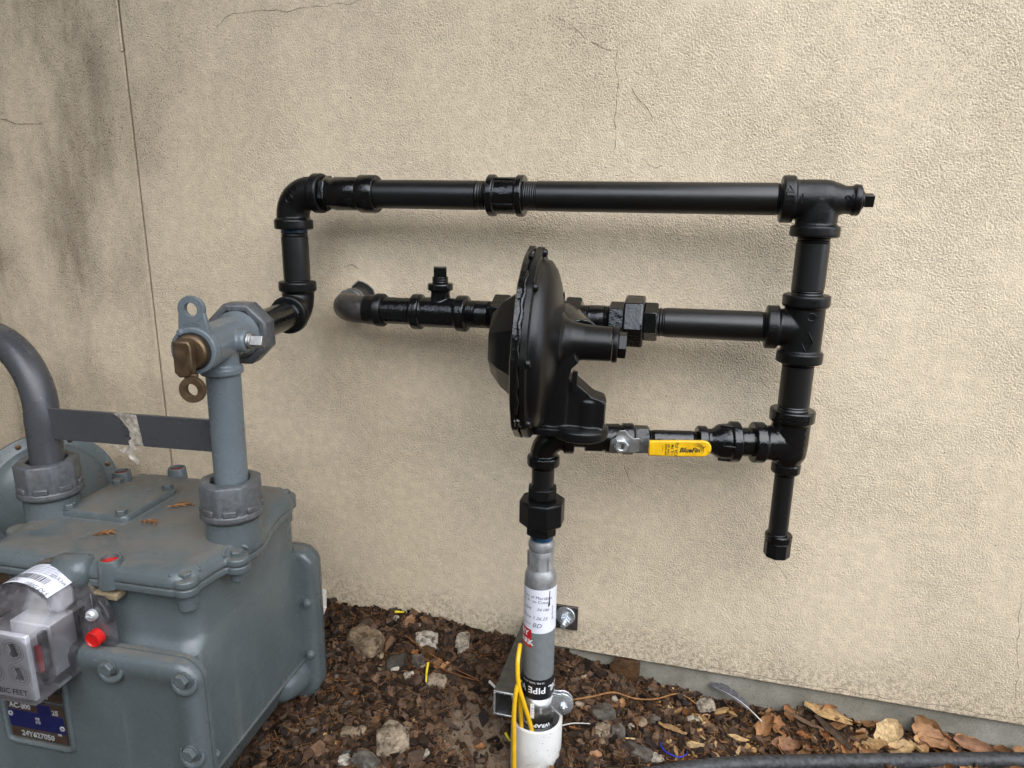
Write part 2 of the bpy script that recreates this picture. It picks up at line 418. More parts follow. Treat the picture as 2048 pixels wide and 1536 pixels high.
class MB:
    def __init__(s, xf=None):
        s.v = []; s.f = []; s.mi = []; s.cur = 0; s.xf = xf
    def add(s, verts, faces):
        b = len(s.v)
        s.v += [tuple(x) for x in verts]
        for f in faces:
            s.f.append(tuple(i + b for i in f)); s.mi.append(s.cur)
        return s
    def lathe(s, prof, o, ax, seg=40, cap=True, a0=0.0):
        """prof: (distance along axis, radius)"""
        o = V(o); u, w, a = frame(ax)
        vs_, fs = [], []
        for d, r in prof:
            for i in range(seg):
                t = 2 * pi * i / seg + a0
                vs_.append(o + a * d + (u * cos(t) + w * sin(t)) * r)
        for j in range(len(prof) - 1):
            for i in range(seg):
                k = (i + 1) % seg
                fs.append((j * seg + i, j * seg + k, (j + 1) * seg + k, (j + 1) * seg + i))
        if cap:
            if prof[0][1] > 1e-6: fs.append(tuple(range(seg))[::-1])
            if prof[-1][1] > 1e-6: fs.append(tuple((len(prof) - 1) * seg + i for i in range(seg)))
        return s.add(vs_, fs)
    def prism(s, n, R, h, o, ax, rot=0.0, chamfer=0.0):
        if chamfer:
            return s.lathe([(0, R - chamfer), (chamfer, R), (h - chamfer, R), (h, R - chamfer)], o, ax, n, True, rot)
        return s.lathe([(0, R), (h, R)], o, ax, n, True, rot)
    def tube(s, pts, r, seg=14, cap=True):
        pts = [V(p) for p in pts]; n = len(pts)
        rs = r if isinstance(r, (list, tuple)) else [r] * n
        tg = []
        for i in range(n):
            t = (pts[min(i + 1, n - 1)] - pts[max(i - 1, 0)])
            tg.append(t.normalized())
        u, w, _ = frame(tg[0])
        vs_, fs = [], []
        for i in range(n):
            u = (u - tg[i] * u.dot(tg[i])).normalized()
            w = tg[i].cross(u)
            for k in range(seg):
                t = 2 * pi * k / seg
                vs_.append(pts[i] + (u * cos(t) + w * sin(t)) * rs[i])
        for j in range(n - 1):
            for i in range(seg):
                k = (i + 1) % seg
                fs.append((j * seg + i, j * seg + k, (j + 1) * seg + k, (j + 1) * seg + i))
        if cap:
            fs.append(tuple(range(seg))[::-1]); fs.append(tuple((n - 1) * seg + i for i in range(seg)))
        return s.add(vs_, fs)
    def box(s, c, sz, rot=None):
        c = V(c); R = rot or M.Identity(3)
        vs_ = [c + R @ V((x * sz[0] / 2, y * sz[1] / 2, z * sz[2] / 2)) for x in (-1, 1) for y in (-1, 1) for z in (-1, 1)]
        return s.add(vs_, [(0, 1, 3, 2), (4, 6, 7, 5), (0, 4, 5, 1), (2, 3, 7, 6), (0, 2, 6, 4), (1, 5, 7, 3)])
    def extrude(s, poly, o, ux, uy, d):
        """poly in (ux,uy) plane at o, pushed along d"""
        o, ux, uy, d = V(o), V(ux), V(uy), V(d)
        n = len(poly)
        a = [o + ux * p[0] + uy * p[1] for p in poly]
        vs_ = a + [p + d for p in a]
        fs = [tuple(range(n))[::-1], tuple(range(n, 2 * n))]
        fs += [(i, (i + 1) % n, n + (i + 1) % n, n + i) for i in range(n)]
        return s.add(vs_, fs)
    def loft(s, loops, cap0=True, cap1=True):
        n = len(loops[0]); vs_ = [p for l in loops for p in l]; fs = []
        for j in range(len(loops) - 1):
            for i in range(n):
                k = (i + 1) % n
                fs.append((j * n + i, j * n + k, (j + 1) * n + k, (j + 1) * n + i))
        if cap0: fs.append(tuple(range(n))[::-1])
        if cap1: fs.append(tuple((len(loops) - 1) * n + i for i in range(n)))
        return s.add(vs_, fs)
    def mesh(s, name, mats, ang=38):
        me = bpy.data.meshes.new(name)
        vv = [tuple(s.xf @ V(p)) for p in s.v] if s.xf is not None else s.v
        me.from_pydata(vv, [], s.f)
        bm = bmesh.new(); bm.from_mesh(me)
        bmesh.ops.recalc_face_normals(bm, faces=bm.faces)
        bm.to_mesh(me); bm.free()
        for m in (mats if isinstance(mats, (list, tuple)) else [mats]):
            me.materials.append(MAT[m])
        me.polygons.foreach_set('material_index', s.mi)
        if ang:
            me.polygons.foreach_set('use_smooth', [True] * len(me.polygons))
            me.set_sharp_from_angle(angle=radians(ang))
        me.update()
        return me
    def build(s, name, mats, parent=None, bevel=0.0, seg=2, ang=38, fuse=0.0, smooth=4, solid=0.0):
        o = bpy.data.objects.new(name, s.mesh(name, mats, ang))
        link(o, parent)
        if solid:
            md = o.modifiers.new('solidify', 'SOLIDIFY'); md.thickness = solid; md.offset = 0
        if fuse:
            md = o.modifiers.new('remesh', 'REMESH'); md.mode = 'VOXEL'; md.voxel_size = fuse; md.use_smooth_shade = True
            md = o.modifiers.new('smooth', 'SMOOTH'); md.iterations = smooth; md.factor = 0.5
        if bevel:
            md = o.modifiers.new('bevel', 'BEVEL'); md.width = bevel; md.segments = seg
            md.limit_method = 'ANGLE'; md.angle_limit = radians(40); md.harden_normals = False
        return o

ROOTLOC = {}
def link(o, parent=None):
    col.objects.link(o)
    if parent is not None:
        o.parent = parent
        loc = parent.location if parent.type == 'EMPTY' else None
        if loc is not None:
            o.matrix_parent_inverse = M.Translation(-V(loc))
    return o
def tag(o, label, cat, group=None, kind=None):
    if label: o['label'] = label
    if cat: o['category'] = cat
    if group: o['group'] = group
    if kind: o['kind'] = kind
    return o
def thing(name, label, cat, loc, group=None):
    o = bpy.data.objects.new(name, None)
    o.location = loc; o.empty_display_size = 0.03
    col.objects.link(o)
    return tag(o, label, cat, group)
def place(name, me, mat4, parent=None):
    o = bpy.data.objects.new(name, me)
    link(o, parent)
    o.matrix_basis = mat4
    return o
def look(o, ax, spin=0.0):
    """matrix that puts local z along ax at o"""
    u, w, a = frame(ax)
    R = M((u, w, a)).transposed().to_4x4()
    return M.Translation(V(o)) @ R @ M.Rotation(spin, 4, 'Z')

TXT = {}
def text_mesh(body, size, fn, name, mat, parent, extrude=0.0, shear=0.0, align='CENTER', bold=0.0):
    """flat lettering: built in the xy plane, then laid on a surface by fn(x, y, z)"""
    cu = bpy.data.curves.new('lettering', 'FONT')
    cu.body = body; cu.size = size; cu.extrude = extrude; cu.shear = shear
    cu.align_x = align; cu.align_y = 'CENTER'; cu.offset = bold; cu.resolution_u = 2
    tmp = bpy.data.objects.new('lettering_tmp', cu)
    me = bpy.data.meshes.new_from_object(tmp)
    bpy.data.objects.remove(tmp); bpy.data.curves.remove(cu)
    for v in me.vertices:
        v.co = fn(v.co.x, v.co.y, v.co.z)
    me.materials.clear(); me.materials.append(MAT[mat])
    me.name = name
    o = bpy.data.objects.new(name, me)
    link(o, parent)
    return o
def flat(o, ux, uy, lift=0.0006):
    o, ux, uy = V(o), V(ux).normalized(), V(uy).normalized()
    n = ux.cross(uy)
    return lambda x, y, z: o + ux * x + uy * y + n * (lift + z)
def onpipe(o, ax, up, r, lift=0.0006):
    """surface of a cylinder: x runs along ax, y round it; 'up' = text up direction, faces ax x up"""
    o, ax, up = V(o), V(ax).normalized(), V(up).normalized()
    n = ax.cross(up)
    return lambda x, y, z: o + ax * x + (n * cos(y / r) + up * sin(y / r)) * (r + lift + z)
def roundpipe(cx, cy, zc, r, ang0, lift=0.0008, flip=1, tilt=0.0):
    """vertical cylinder: x runs round it, y up; ang0 = facing angle from -Y, positive to +X"""
    def fn(x, y, z):
        y2 = y + x * tilt
        a = ang0 + flip * x / r
        return V((cx + sin(a) * (r + lift + z), cy - cos(a) * (r + lift + z), zc + flip * y2))
    return fn

# ================================================================== SETTING
# ---- ground height
def wallh(x):
    pts = [(-3, 0.075), (-0.68, 0.080), (-0.5, 0.085), (-0.3, 0.066), (-0.2, 0.048), (-0.1, 0.028), (0.02, 0.006), (0.12, 0.0), (0.66, 0.004), (3, 0.01)]
    for (a, b), (c, d) in zip(pts, pts[1:]):
        if a <= x <= c:
            return b + (d - b) * (x - a) / (c - a)
    return 0.0
def gh(x, y, rough=1.0):
    t = max(0.0, min(1.0, (y + 0.42) / 0.42))
    h = wallh(x) * (t ** 1.3) - 0.012 * (1 - t)
    d = sqrt((x + 0.222) ** 2 + ((y + 0.225) * 0.9) ** 2)
    h -= 0.085 * exp(-(d / 0.085) ** 2)
    n = NZ.noise(V((x * 7, y * 7, 0.3))) * 0.010 + NZ.noise(V((x * 21, y * 21, 1.3))) * 0.007 + NZ.noise(V((x * 55, y * 55, 2.3))) * 0.0042
    return h + n * rough

def make_ground():
    xs = [-40, -12, -5, -2.6, -1.8] + [-1.4 + 0.0075 * i for i in range(int(2.4 / 0.0075) + 1)] + [1.4, 2.5, 5, 12, 40]
    ys = [-60, -20, -8, -4, -2.4, -1.6, -1.2] + [-0.9 + 0.0075 * i for i in range(int(0.95 / 0.0075) + 1)] + [0.12]
    vs_, fs = [], []
    for y in ys:
        for x in xs:
            near = -1.5 < x < 1.1 and y > -1.0
            vs_.append((x, y, gh(x, y) if near else gh(max(-1.4, min(1.0, x)), max(-0.9, y), 0.3) - 0.004))
    n = len(xs)
    for j in range(len(ys) - 1):
        for i in range(n - 1):
            fs.append((j * n + i, j * n + i + 1, (j + 1) * n + i + 1, (j + 1) * n + i))
    mb = MB(); mb.add(vs_, fs)
    o = mb.build('ground', 'soil', ang=180)
    tag(o, 'dark bark mulch and bare soil bed along the foot of the wall', 'ground', kind='structure')
make_ground()

# ---- house wall: two stucco panels either side of a control joint, concrete foundation below
wall = thing('house_wall', 'cream stucco house wall with a vertical joint, standing on a concrete foundation', 'wall', (0, 0.02, 0))
SEAM = -1.122
mb = MB(); mb.extrude([(SEAM + 0.0022, 0.064), (3.2, 0.064), (3.2, 3.4), (SEAM + 0.0022, 3.4)], (0, 0, 0), (1, 0, 0), (0, 0, 1), (0, 0.02, 0))
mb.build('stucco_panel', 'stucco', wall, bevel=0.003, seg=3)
mb = MB(); mb.extrude([(-4.2, 0.064), (SEAM - 0.0022, 0.064), (SEAM - 0.0022, 3.4), (-4.2, 3.4)], (0, 0.0015, 0), (1, 0, 0), (0, 0, 1), (0, 0.0185, 0))
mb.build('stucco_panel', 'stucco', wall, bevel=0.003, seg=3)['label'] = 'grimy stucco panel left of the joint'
mb = MB(); mb.box((-0.5, 0.115, 1.73), (7.4, 0.18, 3.36)); mb.build('backing', 'gasket', wall)
mb = MB(); mb.box((-0.5, 0.107, -0.22), (7.4, 0.19, 0.58)); mb.build('foundation', 'concrete', wall, bevel=0.004)
mb = MB(); mb.box((-1.86, -1.3, 1.6), (0.2, 2.596, 3.4)); mb.build('added_shade_wall', 'dusty', wall)  # added unseen side wall that shades the left of the stucco
mb = MB(); mb.box((-2.05, -0.58, 2.36), (4.3, 1.156, 0.16)); mb.build('added_shade_roof', 'dusty', wall)  # added unseen roof that darkens the upper left of the wall
# joint bead: wider, lighter lip on the upper piece
mb = MB(); mb.tube([(SEAM - 0.0036, 0.0012, 1.245), (SEAM - 0.0036, 0.0012, 1.9), (SEAM - 0.0036, 0.0012, 3.3)], 0.0028, 8)
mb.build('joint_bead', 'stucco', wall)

def crack(pts, w=0.0009, seed=1, jitter=0.006, name='crack'):
    """hairline crack as a narrow jagged strip of dirt-filled groove"""
    rnd = random.Random(seed)
    P = []
    for (x0, z0), (x1, z1) in zip(pts, pts[1:]):
        L = sqrt((x1 - x0) ** 2 + (z1 - z0) ** 2); k = max(2, int(L / 0.006))
        for i in range(k):
            t = i / k
            n = NZ.noise(V((x0 + (x1 - x0) * t, z0 + (z1 - z0) * t, seed)) * 30) * jitter + rnd.uniform(-1, 1) * 0.0007
            dx, dz = -(z1 - z0) / L, (x1 - x0) / L
            P.append((x0 + (x1 - x0) * t + dx * n, z0 + (z1 - z0) * t + dz * n))
    vs_, fs = [], []
    for i, (x, z) in enumerate(P):
        a, b = P[max(0, i - 1)], P[min(len(P) - 1, i + 1)]
        L = max(1e-6, sqrt((b[0] - a[0]) ** 2 + (b[1] - a[1]) ** 2))
        ww = w * 0.36 * rnd.uniform(0.15, 1.5) * (0.3 if i in (0, len(P) - 1) else 1)
        nx, nz = -(b[1] - a[1]) / L * ww, (b[0] - a[0]) / L * ww
        vs_ += [(x + nx, -0.0007, z + nz), (x - nx, -0.0007, z - nz)]
        if i: fs.append((2 * i - 2, 2 * i - 1, 2 * i + 1, 2 * i))
    m_ = MB(); m_.add(vs_, fs); m_.build(name, 'crack', wall, ang=0)
CRACKS = []   # filled below, points measured on the wall plane
CRACKS = [
    ([(-0.908, 1.281), (-0.862, 1.303), (-0.767, 1.302), (-0.626, 1.306), (-0.45, 1.33)], 0.0010),
    ([(-0.19, 1.226), (-0.143, 1.213), (-0.14, 1.163), (-0.142, 1.112), (-0.14, 1.031)], 0.0013),
    ([(-0.251, 1.271), (-0.207, 1.238), (-0.19, 1.226)], 0.0011),
    ([(-0.117, 1.155), (-0.075, 1.099)], 0.0016),
    ([(-0.089, 1.188), (-0.062, 1.157)], 0.0014),
    ([(-0.092, 1.043), (-0.07, 1.027), (-0.041, 1.031)], 0.0012),
    ([(-0.105, 0.50), (-0.09, 0.484), (-0.077, 0.455), (-0.04, 0.434)], 0.0010),
    ([(0.10, 0.078), (0.177, 0.0765), (0.306, 0.076), (0.445, 0.076), (0.569, 0.077), (0.80, 0.079)], 0.0014),
    ([(0.600, 0.33), (0.607, 0.259), (0.622, 0.165), (0.631, 0.081)], 0.0009),
    ([(-0.659, 0.837), (-0.643, 0.840), (-0.621, 0.835)], 0.0022),
    ([(-1.457, 1.123), (-1.406, 1.113), (-1.34, 1.112)], 0.0014),
    ([(0.193, 0.327), (0.228, 0.286)], 0.0010),
]
for i, (pts_, w_) in enumerate(CRACKS):
    crack(pts_, w_, seed=i + 3)

# ================================================================== BLACK GAS PIPEWORK
YP = -0.100
R15, RB, RR, RW = 0.0242, 0.0292, 0.0345, 0.0185
def ringprof(d0, w, r, c=0.0022):
    return [(d0, r - c), (d0 + c * 0.8, r), (d0 + w - c * 0.8, r), (d0 + w, r - c)]
def threads(d0, L, r, pitch=0.0036, depth=0.0017):
    n = max(2, int(L / pitch)); out = []
    for i in range(n):
        out += [(d0 + L * i / n, r - depth), (d0 + L * (i + 0.5) / n, r - 0.0001)]
    out.append((d0 + L, r - depth))
    return out
def pipe_mb(a, b, r, t0=0.0, t1=0.0, seg=40):
    a, b = V(a), V(b); L = (b - a).length
    prof = []
    prof += threads(0, t0, r) if t0 else [(0, r)]
    if t0: prof.append((t0 + 0.0004, r))
    if t1: prof.append((L - t1 - 0.0004, r)); prof += threads(L - t1, t1, r)
    else: prof.append((L, r))
    return MB().lathe(prof, a, b - a, seg)
def arc_pts(c, d1, d2, R, n=10):
    """quarter bend: arrives from c+d1*R, leaves to c+d2*R"""
    c, d1, d2 = V(c), V(d1).normalized(), V(d2).normalized()
    ctr = c + d1 * R + d2 * R
    return [ctr - d2 * R * cos(t) - d1 * R * sin(t) for t in [pi / 2 * i / n for i in range(n + 1)]]
def elbow_mb(c, d1, d2, reach, rb, rr, rw, bend=None):
    c, d1, d2 = V(c), V(d1).normalized(), V(d2).normalized()
    bend = bend or reach * 0.62
    pts = [c + d1 * reach] + arc_pts(c, d1, d2, bend) + [c + d2 * reach]
    m = MB().tube(pts, rb, 36)
    for d in (d1, d2):
        m.lathe(ringprof(0, rw, rr), c + d * (reach - rw), d, 40)
    return m

pw = thing('gas_pipework', 'black painted threaded gas pipework with tees and elbows mounted off the stucco wall', 'pipework', (-0.2, YP, 0.387))
def part(m, name, mat, **k):
    return m.build(name, mat, pw, **k)

ZT, ZL = 0.976, 0.590
XL, XR = -0.705, 0.180
def mz(x): return 0.7785 + 0.0115 * x                      # the middle run falls a little to the left
MX = lambda x: V((x, YP, mz(x)))
# top run, left to right
part(elbow_mb((XL, YP, ZT), (1, 0, 0), (0, 0, -1), 0.064, RB, RR, RW), 'elbow', 'cast', fuse=0.0016, smooth=3)
m = MB(); m.prism(6, 0.0315, 0.012, (-0.640, YP, ZT), (1, 0, 0), 0.3, 0.0015)
m.lathe([(0.010, 0.0270), (0.022, 0.0275), (0.024, 0.0290), (0.066, 0.0285), (0.070, 0.0270), (0.0705, 0.0312), (0.073, 0.0325), (0.100, 0.0322), (0.103, 0.0305), (0.103, 0.024)], (-0.640, YP, ZT), (1, 0, 0), 44)
part(m, 'insulating_nipple', 'wet', bevel=0.0008)
part(pipe_mb((-0.539, YP, ZT), (-0.330, YP, ZT), R15, 0, 0.025), 'pipe', 'pipe')
m = MB(); m.lathe([(0, 0.026)] + ringprof(0, 0.013, 0.0340) + [(0.0135, 0.0298), (0.0485, 0.0298)] + ringprof(0.049, 0.013, 0.0340) + [(0.062, 0.026)], (-0.335, YP, ZT), (1, 0, 0), 44)
for k in range(4):
    a = pi / 2 * k + 0.5
    m.box((-0.304, YP + cos(a) * 0.030, ZT + sin(a) * 0.030), (0.036, 0.004, 0.004), M.Rotation(a - pi / 2, 3, 'X'))
part(m, 'coupling', 'wet', bevel=0.0008)
part(pipe_mb((-0.276, YP, ZT), (0.136, YP, ZT), R15, 0.026, 0.016), 'pipe', 'pipe')
# upper tee, reducing to a plugged outlet on the right
m = MB(); c = V((XR, YP, ZT))
m.lathe(ringprof(0, 0.0195, 0.0350), (0.126, YP, ZT), (1, 0, 0), 44)
m.lathe([(0, 0.0292), (0.060, 0.0292), (0.070, 0.0280), (0.082, 0.0235), (0.090, 0.0205), (0.105, 0.0205)], (0.126, YP, ZT), (1, 0, 0), 40)
m.lathe(ringprof(0, 0.0115, 0.0228), (0.226, YP, ZT), (1, 0, 0), 36)
m.lathe([(0, 0.0298), (0.050, 0.0298)], (XR, YP, ZT), (0, 0, -1), 40)
m.lathe(ringprof(0, 0.017, 0.0358), (XR, YP, 0.938), (0, 0, -1), 44)
tee_top = part(m, 'tee', 'cast', fuse=0.0015, smooth=3)
m = MB(); m.lathe([(0, 0.014), (0.0040, 0.014), (0.006, 0.0105)], (0.2365, YP, ZT), (1, 0, 0), 24)
m.box((0.2470, YP, ZT), (0.0165, 0.0170, 0.0170), M.Rotation(0.25, 3, 'X')); part(m, 'plug', 'cast', bevel=0.0012)
# riser on the right
part(pipe_mb((XR, YP, 0.926), (XR, YP, 0.828), R15, 0.014, 0.013), 'pipe', 'pipe')
m = MB()
m.lathe([(0, 0.0300), (0.100, 0.0300)], (XR, YP, 0.832), (0, 0, -1), 40)
m.lathe(ringprof(0, 0.019, 0.0352), (XR, YP, 0.834), (0, 0, -1), 44)
m.lathe(ringprof(0, 0.0185, 0.0350), (XR, YP, 0.7445), (0, 0, -1), 44)
m.lathe([(0, 0.0292), (0.050, 0.0292)], MX(XR), (-1, 0, 0), 40)
m.lathe(ringprof(0, 0.0190, 0.0345), MX(0.143), (-1, 0, 0), 44)
tee_mid = part(m, 'tee', 'cast', fuse=0.0015, smooth=3)
part(pipe_mb((XR, YP, 0.731), (XR, YP, 0.642), R15, 0.010, 0.014), 'pipe', 'pipe')
# lower tee: full-size up, branch to the left, small outlet down
LD = V((XL * 0 + (XR + 0.212), YP + 0.185, 0)).normalized()   # low run direction, pointing right
m = MB()
m.lathe([(0, 0.0300), (0.055, 0.0300), (0.078, 0.0285), (0.092, 0.0215), (0.105, 0.0205)], (XR, YP, 0.648), (0, 0, -1), 40)
m.lathe(ringprof(0, 0.0205, 0.0352), (XR, YP, 0.649), (0, 0, -1), 44)
m.lathe(ringprof(0, 0.017, 0.0232), (XR, YP, 0.556), (0, 0, -1), 36)
m.lathe([(0, 0.0290), (0.052, 0.0290)], (XR, YP, ZL), -LD, 40)
m.lathe(ringprof(0, 0.0190, 0.0340), V((XR, YP, ZL)) - LD * 0.041, -LD, 44)
tee_low = part(m, 'tee', 'wet', fuse=0.0015, smooth=3)
part(pipe_mb((XR, YP, 0.545), (XR, YP, 0.418), 0.0158, 0.010, 0.012), 'drip_leg', 'pipe')
m = MB(); m.lathe(ringprof(0, 0.013, 0.0222), (XR + .002, YP, 0.4285), (0, 0, -1), 36); part(m, 'collar', 'wet')
m = MB(); m.prism(8, 0.0218, 0.029, (XR + .002, YP, 0.416), (0, 0, -1), 0.2, 0.002); part(m, 'cap', 'cast', bevel=0.001)
# ---- low run: reducer, nipple, pipe (the ball valve is a thing of its own)
LP = lambda s: V((XR, YP, ZL)) - LD * s                    # s metres left of the right riser
m = MB(); m.lathe([(0, 0.0238), (0.034, 0.0238)], LP(0.092), LD, 36); part(m, 'nipple', 'wet')
m = MB(); m.lathe([(0, 0.020)] + ringprof(0, 0.016, 0.0250) + [(0.0165, 0.0205), (0.024, 0.0205), (0.036, 0.0285), (0.052, 0.0300)] + ringprof(0.0525, 0.016, 0.0338) + [(0.0690, 0.026)], LP(0.150), LD, 40)
for k in range(5):
    a = 2 * pi * k / 5 + 0.6
    u, w, _ = frame(LD)
    m.box(LP(0.105) + (u * cos(a) + w * sin(a)) * 0.030, (0.020, 0.005, 0.004))
part(m, 'bell_reducer', 'wet', bevel=0.0008)
part(pipe_mb(LP(0.237), LP(0.146), 0.0162, 0.016, 0.012), 'pipe', 'wet')
# short nipple and elbow left of the valve, down to the union
SX, SY = -0.212, -0.185
LSUP = (V((XR, YP, 0)) - V((SX, SY, 0))).length
part(pipe_mb(LP(LSUP - 0.030), LP(0.322), 0.0165, 0.010, 0.010), 'nipple', 'wet')
part(elbow_mb((SX, SY, ZL), LD, (0, 0, -1), 0.050, 0.0225, 0.0275, 0.0175), 'elbow', 'wet', fuse=0.0015, smooth=3)
part(pipe_mb((SX, SY, 0.549), (SX, SY, 0.488), 0.0190, 0.014, 0.012), 'nipple', 'pipe')
un = MB(); un.prism(8, 0.0255, 0.020, (SX, SY, 0.502), (0, 0, -1), 0.2, 0.0015)
union_low = un.build('union', 'cast', pw, bevel=0.0008)
m = MB(); m.prism(8, 0.0395, 0.045, (SX, SY, 0.480), (0, 0, -1), 0.39, 0.003); m.build('union_nut', 'cast', union_low, bevel=0.0015)
m = MB(); m.prism(8, 0.0268, 0.020, (SX, SY, 0.4345), (0, 0, -1), 0.2, 0.002); m.build('union_end', 'cast', union_low, bevel=0.0008)
# ---- middle run
# bare steel weld elbow that turns out of the wall
m = MB(); cc = MX(-0.629)
pts = [V((-0.629, 0.02, mz(-0.629) + 0.006))] + [V((-0.629, -0.02, mz(-.629) + 0.003))] + arc_pts(cc, (0, 1, 0), (1, 0, 0), 0.058, 12) + [MX(-0.560)]
m.tube(pts, 0.0252, 40)
wall_elbow = part(m, 'elbow', 'oldsteel'); wall_elbow['label'] = 'bare dark steel elbow coming out of the hole in the wall'
m = MB()
m.lathe([(0, .0262), (.001, .0268), (.005, .0268), (.006, .0262)], (-0.629, -0.028, mz(-.629) + 0.003), (0, -1, 0), 40)
m.lathe([(0, .0262), (.001, .0268), (.003, .0268), (.004, .0262)], (-0.629, -0.040, mz(-.629) + 0.002), (0, -1, 0), 40)
m.build('weld_ring', 'galv', wall_elbow)
m = MB(); m.lathe([(0, .0262), (0.004, 0.0272), (0.020, 0.0275), (0.0215, 0.0285), (0.0225, 0.0300), (0.034, 0.0300), (0.036, 0.0285), (0.036, 0.024)], MX(-0.5665), (1, 0, 0.0115), 40); part(m, 'pipe_sleeve', 'cast')
hp2 = random.Random(4)
m = MB(); hc = V((-0.626, 0, mz(-.629) + 0.007)); nn = 22
rim_ = [(0.0275 + (0.0042 if -0.2 < 2 * pi * i / nn - 0.2 < 1.7 else 0.001) * hp2.uniform(0.5, 1.2), 2 * pi * i / nn) for i in range(nn)]
m.add([hc + V((q * cos(a), -0.0012, q * sin(a))) for q, a in rim_] + [hc + V((0, -0.0012, 0))], [(i, (i + 1) % nn, nn) for i in range(nn)])
m.build('pipe_hole', 'gasket', wall, ang=0)
m = MB(); m.tube([hc + V(((q + 0.0015) * cos(a), -0.0010, (q + 0.0015) * sin(a))) for q, a in rim_[1:9]], [0.0006, 0.0016, 0.0010, 0.0018, 0.0010, 0.0016, 0.0012, 0.0006], 8); m.build('broken_stucco_edge', 'concrete', wall)
part(pipe_mb(MX(-0.533), MX(-0.468), R15, 0, 0.010), 'pipe', 'wet')
m = MB()
m.lathe([(0, 0.0268), (0.104, 0.0268)], MX(-0.474), (1, 0, 0.0115), 40)
m.lathe(ringprof(0, 0.0175, 0.0318), MX(-0.475), (1, 0, 0.0115), 44)
m.lathe(ringprof(0, 0.0190, 0.0322), MX(-0.391), (1, 0, 0.0115), 44)
m.lathe([(0, 0.0180), (0.052, 0.0165)], MX(-0.423), (0, 0, 1), 30)
m.lathe(ringprof(0, 0.013, 0.0225), MX(-0.423) + V((0, 0, 0.0395)), (0, 0, 1), 36)
part(m, 'tee', 'wet', fuse=0.0014, smooth=3)
m = MB(); m.lathe(threads(0, 0.012, 0.0150), MX(-0.423) + V((0, 0, 0.052)), (0, 0, 1), 28)
m.box(MX(-0.423) + V((0, 0, 0.071)), (0.0225, 0.0225, 0.020), M.Rotation(0.35, 3, 'Z')); part(m, 'plug', 'wet', bevel=0.0012)
part(pipe_mb(MX(-0.376), MX(-0.318), R15, 0.022, 0.014), 'nipple', 'wet')
part(pipe_mb(MX(-0.175), MX(-0.115), R15, 0.018, 0.016), 'nipple', 'wet')
un = MB(); un.prism(6, 0.0318, 0.026, MX(-0.123), (1, 0, 0), 0.25, 0.0015)
union_mid = un.build('union', 'wet', pw, bevel=0.0008)
m = MB(); m.prism(6, 0.0440, 0.033, MX(-0.0985), (1, 0, 0), 0.18, 0.0025); m.build('union_nut', 'wet', union_mid, bevel=0.0015)
m = MB(); m.prism(6, 0.0318, 0.023, MX(-0.0665), (1, 0, 0), 0.42, 0.002); m.build('union_end', 'wet', union_mid, bevel=0.0008)
part(pipe_mb(MX(-0.046), MX(0.132), R15, 0.014, 0.014), 'pipe', 'pipe')
# ---- left drop to the meter valve
m = MB(); m.lathe([(0, 0.0238), (0.007, 0.0238)], (XL, YP, 0.914), (0, 0, -1), 36); part(m, 'sealant_band', 'bluetape')
part(pipe_mb((XL, YP, 0.909), (XL, YP, 0.808), R15, 0.010, 0.013), 'pipe', 'pipe')
VD = V((0.165, -1.0, 0.0)).normalized()                   # from the wall out towards the meter valve
EC = V((XL, YP, 0.762))
part(elbow_mb(EC, (0, 0, 1), VD, 0.056, RB, 0.0342, RW), 'elbow', 'cast', fuse=0.0016, smooth=3)
part(pipe_mb(EC + VD * 0.052, EC + VD * 0.215, R15, 0.016, 0.02), 'nipple', 'wet')
# raised casting marks, as legible as the photograph lets them be
def emboss(body, size, fn, host, shear=0.0):
    return text_mesh(body, size, fn, 'casting_mark', 'cast', host, extrude=0.0007, shear=shear, bold=0.0002)
emboss('<ITI>', 0.017, lambda x, y, z: V((0.1355 - y, YP - cos(x / 0.035) * (0.0352 + z), ZT + 0.004 + sin(x / 0.035) * 0.0352)), tee_top)
emboss('1', 0.020, lambda x, y, z: V((0.153 + x, YP - cos(y / 0.03) * (0.0297 + z), ZT + sin(y / 0.03) * 0.0297)), tee_top)
emboss('2', 0.016, lambda x, y, z: V((0.2185 - y, YP - cos(x / 0.021) * (0.0216 + z), ZT + 0.004 + sin(x / 0.021) * 0.0214)), tee_top)
emboss('1-', 0.016, lambda x, y, z: V((XR + sin(y / 0.03) * (0.0303), YP - cos(y / 0.03) * (0.0303 + z), 0.947 - x * 0.6)), tee_top)
emboss('10', 0.010, lambda x, y, z: V((XR + 0.004 + sin(x / 0.035) * 0.0354, YP - cos(x / 0.035) * (0.0354 + z), 0.8245 + y)), tee_mid)
emboss('c   us', 0.0085, lambda x, y, z: V((XR + 0.006 + sin(x / 0.03) * 0.0304, YP - cos(x / 0.03) * (0.0304 + z), 0.803 + y)), tee_mid)
emboss('<ITI', 0.014, lambda x, y, z: V((0.1335 - y, YP - cos(x / 0.035) * (0.0348 + z), mz(0.13) + sin(x / 0.035) * 0.0346)), tee_mid)
emboss('<CPW>', 0.013, lambda x, y, z: V((XR - 0.001 + sin(x / 0.035) * 0.0355, YP - cos(x / 0.035) * (0.0355 + z), 0.6385 + y)), tee_low)
def ringmark(host, fn, R, r=0.0007, n=24, pts=None):
    P = pts or [(R * cos(2 * pi * i / n), R * sin(2 * pi * i / n)) for i in range(n)]
    P = P + P[:2]
    MB().tube([fn(x, y, 0) for x, y in P], r, 6).build('casting_mark', 'cast', host)
fm = lambda x, y, z: V((XR + 0.006 + sin(x / 0.03) * 0.0303, YP - cos(x / 0.03) * 0.0303, 0.803 + y))
ringmark(tee_mid, fm, 0.006)
dz = 0.764
